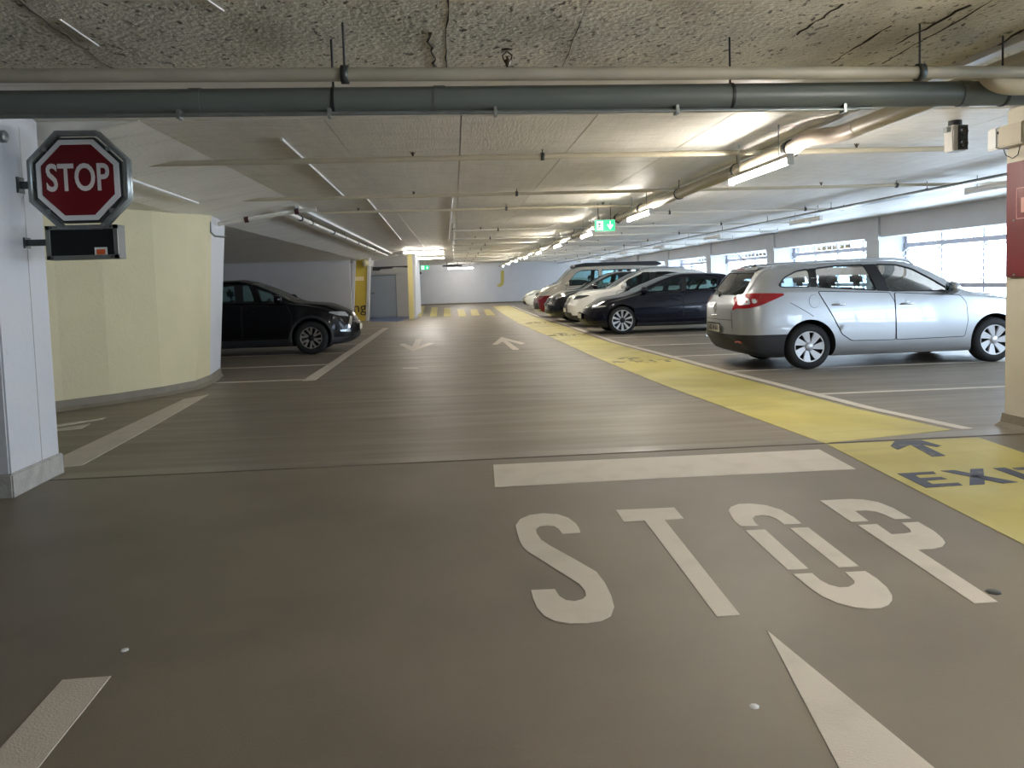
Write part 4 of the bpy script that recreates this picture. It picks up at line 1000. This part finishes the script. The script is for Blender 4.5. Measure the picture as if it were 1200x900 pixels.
def rbox(c, d, r, lean=0):
    b = bmesh.new(); bmesh.ops.create_cube(b, size=1); 
    for v in b.verts: v.co = Vector((v.co.x*d[0], v.co.y*d[1], v.co.z*d[2]))
    bmesh.ops.bevel(b, geom=b.edges[:], offset=min(r, min(d)*.45), segments=2, affect='EDGES')
    for v in b.verts: v.co.x += v.co.z*lean; v.co += Vector(c)
    V = [v.co.copy() for v in b.verts]; b.verts.index_update(); F = [[v.index for v in f.verts] for f in b.faces]; b.free()
    return V, F, True
def paint(name, c, rough=.25, metal=.0, coat=1.0):
    m = mat(name, c, rough, metal, coat=coat); return m
def place(car, px, py, ax, left, heading, dy=0):
    """stand the car so that one tyre touches the floor where the photo shows it"""
    g = G(px, py); loc = Vector((ax, (car.hw-.09)*(1 if left else -1), 0)); loc.rotate(Matrix.Rotation(heading, 3, 'Z'))
    car.root.location = (g.x-loc.x, g.y-loc.y+dy, 0); car.root.rotation_euler = (0, 0, heading)
def corner_u(al, x, y): return -math.sin(al)*x+math.cos(al)*y
NODEF = dict(cat='car', crown=.07, tuck=.945, zb=.17, gap=.05, bowf=.28, bowr=.22, lowcut=None, archtrim=None, trims=[], gaps=[], rimwell=rimdark_m, rimmat=rim_m, hubmat=rim_m, handle=None)

# ---------------- silver estate
silver = paint('silver_paint', rgb(176, 179, 183), .34, .6)
c = Car(**{**NODEF, **dict(name='estate_car', label='silver estate car parked beside the window wall', paint=silver, lower=trim_m, crown=.055, handle=chrome_m, mirrorp=silver,
    wb=2.70, fo=.86, ro=.98, hw=.905, wr=.316, rr=.213, bowf=.34, bowr=.16,
    top=[(-2.33, .95), (-2.29, 1.02), (-2.22, 1.10), (-2.10, 1.24), (-1.99, 1.37), (-1.9, 1.42), (-1.6, 1.455), (-.9, 1.485), (-.2, 1.49), (.1, 1.475), (.35, 1.41), (.7, 1.24), (1.02, 1.055), (1.12, 1.02), (1.5, .97), (1.9, .87), (2.1, .77), (2.21, .62)],
    belt=[(-2.33, .90), (-2.2, 1.0), (-1.9, 1.10), (-1.3, 1.095), (-.2, 1.03), (.7, .985), (1.1, .95), (1.6, .89), (2.0, .78), (2.21, .56)],
    roofw=[(-2.33, .72), (-2.2, .74), (-2.0, .725), (-1.6, .735), (-.2, .745), (.35, .745), (.9, .80), (1.2, .83), (1.8, .76), (2.21, .62)],
    cab=(-1.95, 1.05), ws=(1.02, .16, 1.0), wsw=(.70, .57), rw=(1.045, 1.36, .62, .53), sglass=glass_clear, fglass=glass_clear, rglass=glass_dark,
    wins=[[(-1.76, 1.165), (-1.66, 1.27), (-1.45, 1.36), (-1.27, 1.385), (-1.31, 1.135), (-1.70, 1.14)], [(-1.23, 1.13), (-1.18, 1.39), (-.9, 1.415), (-.46, 1.425), (-.36, 1.06)], [(-.19, 1.045), (-.30, 1.425), (.02, 1.41), (.24, 1.345), (.50, 1.19), (.74, 1.02)]],
    doors=[([(-1.22, 1.07), (-1.17, .98), (-1.02, .72), (-.90, .48), (-.76, .385), (-.13, .375), (-.13, .9), (-.20, 1.025)], (-1.0+.06, .885)), ([(-.12, 1.02), (-.115, .375), (.88, .385), (.93, .6), (.92, .85), (.84, .955)], (.05, .865))],
    trims=[[(-.37, 1.055), (-.465, 1.425), (-.295, 1.425), (-.185, 1.04)], [(-1.315, 1.135), (-1.275, 1.385), (-1.175, 1.39), (-1.235, 1.13)]],
    mirror=(.68, 1.035), seats=[(-.15, 1.14), (-1.0, 1.16)],
    lowcut=(.50, -4, -1.45), spokes=(7, .020, .055, .28, 0), rimmat=mat('silver_hubcap', rgb(206, 208, 212), .35, .2)), **{}}).build()
c.hubmat = c.rimmat
# wraparound rear lamps, seen from the rear corner
al = R(-118+360); AL = R(118)
def rearlamp(car, z0, z1, front, inner, m_, nm='tail_lamp'):
    pass
u_c = corner_u(AL, -2.12, .80)
lamp = [(-.30, .83), (-.235, .865), (-.05, .865), (.10, .90), (.27, .975), (.40, 1.035), (.39, 1.06), (.2, 1.07), (-.02, 1.07), (-.22, 1.05), (-.29, 1.0), (-.25, .93)]
# u grows towards the tail here (seen from the left rear), so mirror the sketch
lamp = [(-u, z) for u, z in lamp]
lo = c.patch('tail_lamp', lamp, (AL, u_c), redlamp_m, .012, rnd=2, res=.05, label='red wraparound tail lamp')
for q, mm in (([(.02, .925), (.20, .905), (.215, .985), (.05, 1.0)], clearlamp_m), ([(-.06, .94), (.0, .93), (.015, .995), (-.04, .995)], clearlamp_m)):
    for ob, par in zip(c.patch('lamp_insert', q, (AL, u_c), mm, .018, rnd=1, res=.05), lo): ob.parent = par
c.line('panel_gap', [(1.62, .93), (1.5, .86), (1.40, .80), (1.30, .735)], c.SIDE, .004)
c.line('panel_gap', [(.52, .83), (.53, .70), (.545, .58)], (PI, 0), .004, mirror=True)
c.line('panel_gap', [(-.52, .70), (0, .70), (.52, .70)], (PI, 0), .004, mirror=False)
c.patch('fuel_flap', [(1.28+.075*math.cos(a), .94+.09*math.sin(a)) for a in [2*PI*k/16 for k in range(16)]], c.SIDE, silver, .004, rnd=0, mirror=True)
c.line('fuel_flap_gap', [(1.28+.075*math.cos(a), .94+.09*math.sin(a)) for a in [2*PI*k/16 for k in range(16)]], c.SIDE, .003, closed=True)
c.line('door_moulding', [(-.84, .475), (.1, .47), (.74, .485)], c.SIDE, .006, silver)
c.patch('reflector', [(-.08, .385), (.08, .39), (.08, .42), (-.08, .415)], (R(140), corner_u(R(140), -2.25, .62)), redlamp_m, .02, rnd=1, res=.03)
c.plate(PI, .575, .50, .11, 'AG 34 860')
def tx(y, z): return c.bvh.ray_cast(Vector((-6, y, z)), Vector((1, 0, 0)))[0].x-.006
b_ = MB(); b_.tube([(tx(y, z), y, z) for y, z in ((0, .795), (.045, .86), (0, .925), (-.045, .86))], .012, 8, True); b_.build('emblem', chrome_m, c.root)
b_ = MB(); b_.tube([(tx(y, .755), y, .755) for y in (-.14, -.05, .05, .14)], .008, 6); b_.build('tailgate_lettering_bar', chrome_m, c.root)
c.patch('rear_spoiler', [(-.52, 1.375), (.52, 1.375), (.5, 1.425), (-.5, 1.425)], (PI, 0), silver, .03, rnd=1, mirror=False)
c.patch('brake_light', [(-.14, 1.385), (.14, 1.385), (.14, 1.405), (-.14, 1.405)], (PI, 0), redlamp_m, .042, rnd=0, mirror=False)
b_ = MB(); b_.tube([(-2.29, .05, 1.05), (-2.23, .3, 1.12), (-2.215, .42, 1.13)], .010, 6); b_.lathe([(0, -.03), (.03, -.025), (.032, 0)], (-2.27, .05, 1.045), 'x', 10); b_.build('rear_wiper', black_m, c.root)
for sy in (1, -1):
    P_ = []
    for x in (-1.78, -1.68, -1.3, -.6, .0, .22, .30):
        h = c.bvh.ray_cast(Vector((x, sy*.615, 4)), Vector((0, 0, -1))); P_.append((x, sy*.615, h[0].z+(.0 if x in (-1.78, .30) else .035)))
    b_ = MB(); b_.tube(P_, .016, 8); b_.build('roof_rail', mat('satin_roof_rail', rgb(188, 190, 194), .35, .6) if 'satin_roof_rail' not in MATS else MATS['satin_roof_rail'], c.root)
b_ = MB(); b_.tube([(-1.78, 0, 1.42), (-2.06, 0, 1.66)], [.007, .003], 6); b_.lathe([(.04, 0), (.03, .03), (.008, .04)], (-1.77, 0, 1.43), 'z', 10); b_.build('antenna', black_m, c.root)
c.patch('headlamp', [(-.25, .66), (.2, .70), (.28, .80), (-.1, .80)], (R(35), corner_u(R(35), 2.0, .68)), clearlamp_m, .01)
c.patch('grille', [(-.5, .34), (.5, .34), (.45, .5), (-.45, .5)], (0, 0), black_m, .006, mirror=False)
rw_, fw_ = G(946.5, 432.6), G(1163, 421.7)
hd = math.atan2(fw_.y-rw_.y, fw_.x-rw_.x)
place(c, 946.5, 432.6, -1.35, False, .02)

# ---------------- generic parked cars
def std(name, label, p, L, **k):
    """L: wb, fo, ro, hw, roof z, belt z, cowl x, cowl z, nose z, header x, roof end x, roof end z, tail z"""
    wb, fo, ro, hw, zr, zbl, xc, zc, zn, xh, xe, ze, zt = L; n = wb/2+fo; t = -(wb/2+ro)
    top = [(t, zt-.16), (t+.03, zt-.06), (t+.08, zt), (t+(xe-t)*.5, (zt+ze)/2+.02), (xe, ze), (xe+.45, zr-.03), (-.15, zr), (xh-.1, zr-.02), (xh+.1, zr-.07), ((xh+xc)/2+.06, (zr+zc)/2-.02), (xc, zc), (xc+.1, zc-.03), ((xc+n)/2, (zc+zn)/2+.035), (n-.22, zn), (n-.08, zn-.08), (n, zn-.24)]
    belt = [(t, zt-.22), (t+.2, zbl-.03), (t+.6, zbl), (0, zbl-.03), (xc-.3, zbl-.07), (xc, zc-.09), (n-.4, zn-.05), (n-.1, zn-.16), (n, zn-.3)]
    rf = k.pop('rf', .74)
    roofw = [(t, .70), (t+.25, rf-.01), (xe, rf-.02), (0, rf), (xh, rf), ((xh+xc)/2, .79), (xc+.1, .83), (n-.5, .77), (n, .62)]
    zw = zbl+.015; zh = zr-.105
    w = k.pop('wins', None) or [[(-.98 if xe > -1.8 else -1.0, zw), (-.92, zh-.05), (-.55, zh-.0), (-.20, zh), (-.14, zw-.015)], [(.0, zw-.02), (-.06, zh), (.15, zh-.005), (xh+.08, zh-.05), ((xh+xc)/2+.0, (zh+zbl)/2), (xc-.26, zw-.05)]]
    if k.pop('quarter', True): w = [[(xe+.10, zw+.03), (xe+.2, zh-.12), (-1.15, zh-.045), (-1.08, zh-.05), (-1.10, zw), (xe+.18, zw)]]+w
    dflt = dict(paint=p, lower=p, handle=p, mirrorp=p, wb=wb, fo=fo, ro=ro, hw=hw, top=top, belt=belt, roofw=roofw, cab=(xe-.05, xc-.02), ws=(xc-.05, xh+.02, zc-.06), wsw=(.74*hw, (rf-.1)*hw),
        rw=(zbl+.0, ze-.04, .62, .52), sglass=glass_mid, fglass=glass_mid, rglass=glass_dark, wins=w,
        doors=[([(-1.05, zbl-.03), (-1.02, zbl-.2), (-.86, .55), (-.72, .36), (-.05, .36), (-.05, zbl-.05)], (-.86, zbl-.17)), ([(-.03, zbl-.05), (-.03, .36), (xc-.10, .36), (xc-.06, .6), (xc-.06, zbl-.25), (xc-.14, zbl-.09)], (.14, zbl-.18))],
        trims=[[(-.145, zw-.015), (-.205, zh), (-.055, zh), (.005, zw-.02)]], mirror=(xc-.30, zbl+.02), seats=[(-.1, zr-.36), (-.95, zr-.34)])
    return Car(**{**NODEF, **dflt, **dict(name=name, label=label), **k}).build()
def front(car, lampz, lampw, lampm, grz, grw, ang=38, x=None, y=None, grm=None, low=None, plate=.42, res=.05):
    A_ = R(ang); x = x or car.nose-.22; y = y or car.hw*.78; u = corner_u(A_, x, y)
    z0, z1 = lampz
    car.patch('headlamp', [(-lampw*.75, z0), (lampw*.35, z0+.03), (lampw, z1-.01), (lampw*.6, z1), (-lampw*.6, z1-.01)], (A_, u), lampm, .012, rnd=1, res=res)
    g0, g1 = grz
    if grw: car.patch('grille', [(-grw, g1), (-grw*.75, g0), (grw*.75, g0), (grw, g1)], (0, 0), grm or black_m, .012, rnd=1, mirror=False, res=res)
    if low: car.patch('lower_intake', [(-low[1], low[0][0]), (low[1], low[0][0]), (low[1]*.9, low[0][1]), (-low[1]*.9, low[0][1])], (0, 0), black_m, .012, rnd=1, mirror=False, res=res)
    if plate: car.plate(0, plate)

navy = paint('dark_navy_paint', rgb(9, 11, 26), .2, coat=.5); navy.node_tree.nodes['Principled BSDF'].inputs['Specular IOR Level'].default_value = .2
c = std('saloon_car', 'dark navy fastback saloon with multi-spoke wheels beside the white crossover', navy, (2.875, .84, .97, .925, 1.44, .99, 1.22, .965, .72, .12, -1.55, 1.25, 1.06), wr=.335, rr=.25, gap=.04, rf=.70,
        spokes=(10, .012, .030, .0, 0), bowf=.42, wins=[[(-1.52, 1.10), (-1.2, 1.225), (-1.05, 1.265), (-.93, 1.0), (-1.3, 1.01)], [(-.88, 1.0), (-.98, 1.28), (-.5, 1.33), (-.20, 1.34), (-.12, .99)], [(.0, .985), (-.06, 1.335), (.12, 1.31), (.5, 1.16), (.92, .955)]], quarter=False, handle=navy,
        trims=[[(-.125, .99), (-.205, 1.335), (-.055, 1.335), (.005, .985)]], lower=trim_m, lowcut=(.26, -4, 4), hubmat=rimdark_m, sglass=glass_mid)
front(c, (.625, .69), .26, clearlamp_m, (.40, .42), 0, 42, low=((.24, .36), .5), plate=.44)
place(c, 729.3, 391.6, 2.875/2, True, PI)

white = paint('white_car_paint', rgb(216, 214, 208), .25)
c = std('crossover_car', 'white crossover with roof rails between the navy saloon and the dark hatchback', white, (2.70, .87, .86, .93, 1.60, 1.09, 1.05, 1.10, .92, .12, -1.75, 1.46, 1.12), wr=.35, rr=.235, spokes=(5, .03, .03, 0, .22), archtrim=None, lower=trim_m, lowcut=(.34, -4, 4), sglass=glass_dark, bowf=.30)
front(c, (.78, .90), .30, darklamp_m, (.56, .84), .34, 38, low=((.30, .42), .6), plate=.48)
for sy in (1, -1):
    b_ = MB(); b_.tube([(-1.5, sy*.62, 1.52), (-1.4, sy*.62, 1.60), (-.2, sy*.63, 1.625), (.15, sy*.63, 1.60), (.25, sy*.63, 1.54)], .016, 8); b_.build('roof_rail', chrome_m, c.root)
WHITE = c
blackp = paint('black_car_paint', rgb(30, 31, 36), .2)
c2_ = std('hatchback_car', 'dark grey hatchback squeezed between the white crossover and the camper van', blackp, (2.78, .86, .86, .92, 1.58, 1.08, 1.10, 1.08, .86, .15, -1.7, 1.42, 1.12), wr=.35, rr=.24, spokes=(5, .02, .03, 0, .2), sglass=glass_mid, handle=blackp, bowf=.34)
front(c2_, (.72, .84), .26, darklamp_m, (.52, .78), .30, 38, low=((.28, .40), .6), plate=None)
for sy in (1, -1):
    b_ = MB(); 
c2_.patch('lamp_ring', [(-.02+.05*math.cos(a), .785+.045*math.sin(a)) for a in [2*PI*k/12 for k in range(12)]], (R(38), corner_u(R(38), c2_.nose-.22, c2_.hw*.78)), clearlamp_m, .016, rnd=0, res=.03)
# camper van, pale over red
vanw = paint('pale_grey_van_paint', rgb(186, 180, 168), .28); vanr = paint('cherry_red_van_paint', rgb(112, 20, 28), .25)
c3_ = std('camper_van', 'two-tone pale and red camper van with black pop-up roof', vanw, (3.0, .91, .99, .95, 1.86, 1.16, 1.62, 1.22, .98, .92, -2.30, 1.74, 1.2), wr=.34, rr=.22, spokes=(5, .03, .04, 0, 0), quarter=False, rf=.80, lower=vanr, lowcut=(.80, -4, 4), bowf=.30, bowr=.1,
          wins=[[(-2.15, 1.20), (-2.1, 1.66), (-1.05, 1.68), (-1.05, 1.19)], [(-.93, 1.19), (-.93, 1.68), (.02, 1.69), (.02, 1.18)], [(.16, 1.17), (.14, 1.69), (.72, 1.68), (.95, 1.60), (1.34, 1.20), (1.36, 1.13)]],
          trims=[[(-.93, 1.19), (-.93, 1.69), (-1.05, 1.69), (-1.05, 1.19)]], doors=[([(.10, 1.12), (.10, .38), (.95, .38), (1.1, .75), (1.36, .9), (1.36, 1.08)], (.24, .98)), ([(-1.15, 1.14), (-1.15, .38), (.06, .38), (.06, 1.14)], (-.05, .98))], seats=[(.55, 1.35), (-.9, 1.35)])
front(c3_, (.80, .95), .22, clearlamp_m, (.82, .94), .5, 30, low=((.30, .55), .6), plate=None)
b_ = MB(); b_.prism([(-2.2, 1.80), (.75, 1.84), (1.0, 1.80), (.95, 1.90), (.6, 1.955), (-2.0, 1.95), (-2.25, 1.87)], 'y', -.72, .72); b_.build('popup_roof', black_m, c3_.root, bevel=.03)
c4_ = std('small_car', 'small white car with its nose showing beside the end wall', paint('white_small_car_paint', rgb(210, 212, 206), .28), (2.50, .78, .70, .86, 1.46, 1.0, 1.05, 1.0, .80, .15, -1.5, 1.34, 1.05), wr=.31, rr=.2, spokes=(6, .02, .03, 0, 0), sglass=glass_dark)
front(c4_, (.66, .78), .22, clearlamp_m, (.55, .62), .35, 38, low=((.28, .42), .55), plate=.45)
def park(car, nose_px, ynear, y_tip):
    """nose to the bay line: nose column of the photo, and the row the near flank stands on"""
    g = Yp(nose_px, y_tip, ynear+.35); car.root.location = (g.x+car.nose+.02, ynear+car.hw, 0); car.root.rotation_euler = (0, 0, PI)
park(c4_, 614.5, 37.6, 355)
park(c3_, 628.5, 29.2, 360)
park(c2_, 642, 25.4, 362)
park(WHITE, 667, 22.3, 366)

# ---------------- black crossover in the left bays
jet = paint('jet_black_paint', rgb(7, 7, 10), .3, coat=.25); jet.node_tree.nodes['Principled BSDF'].inputs['Specular IOR Level'].default_value = .12
c5_ = std('crossover_car', 'black crossover parked behind the cream wall', jet, (2.57, .85, .84, .885, 1.535, 1.07, .98, 1.085, .88, .05, -1.65, 1.36, 1.1), wr=.335, rr=.215, gap=.05, spokes=(6, .012, .022, .18, .25), lower=trim_m, lowcut=(.33, -4, 4), archtrim=trim_m, sglass=glass_mid, fglass=glass_mid, rimmat=mat('polished_dark_wheel', rgb(150, 146, 142), .3, .6), hubmat=rimdark_m, handle=jet, mirrorp=jet, bowf=.40, quarter=True)
front(c5_, (.73, .84), .28, clearlamp_m, (.42, .72), .36, 42, low=((.28, .38), .5), plate=.5)
A_ = R(52); u_ = corner_u(A_, c5_.nose-.22, c5_.hw*.74)
c5_.patch('grille_wing', [(-.12, .48), (-.04, .46), (-.22, .74), (-.30, .72)], (A_, u_), chrome_m, .012, rnd=0)
c5_.patch('fog_lamp', [(-.16, .42), (.10, .44), (.10, .47), (-.16, .48)], (A_, u_), chrome_m, .012, rnd=0)
place(c5_, 366, 415.3, 2.57/2, False, 0.02)
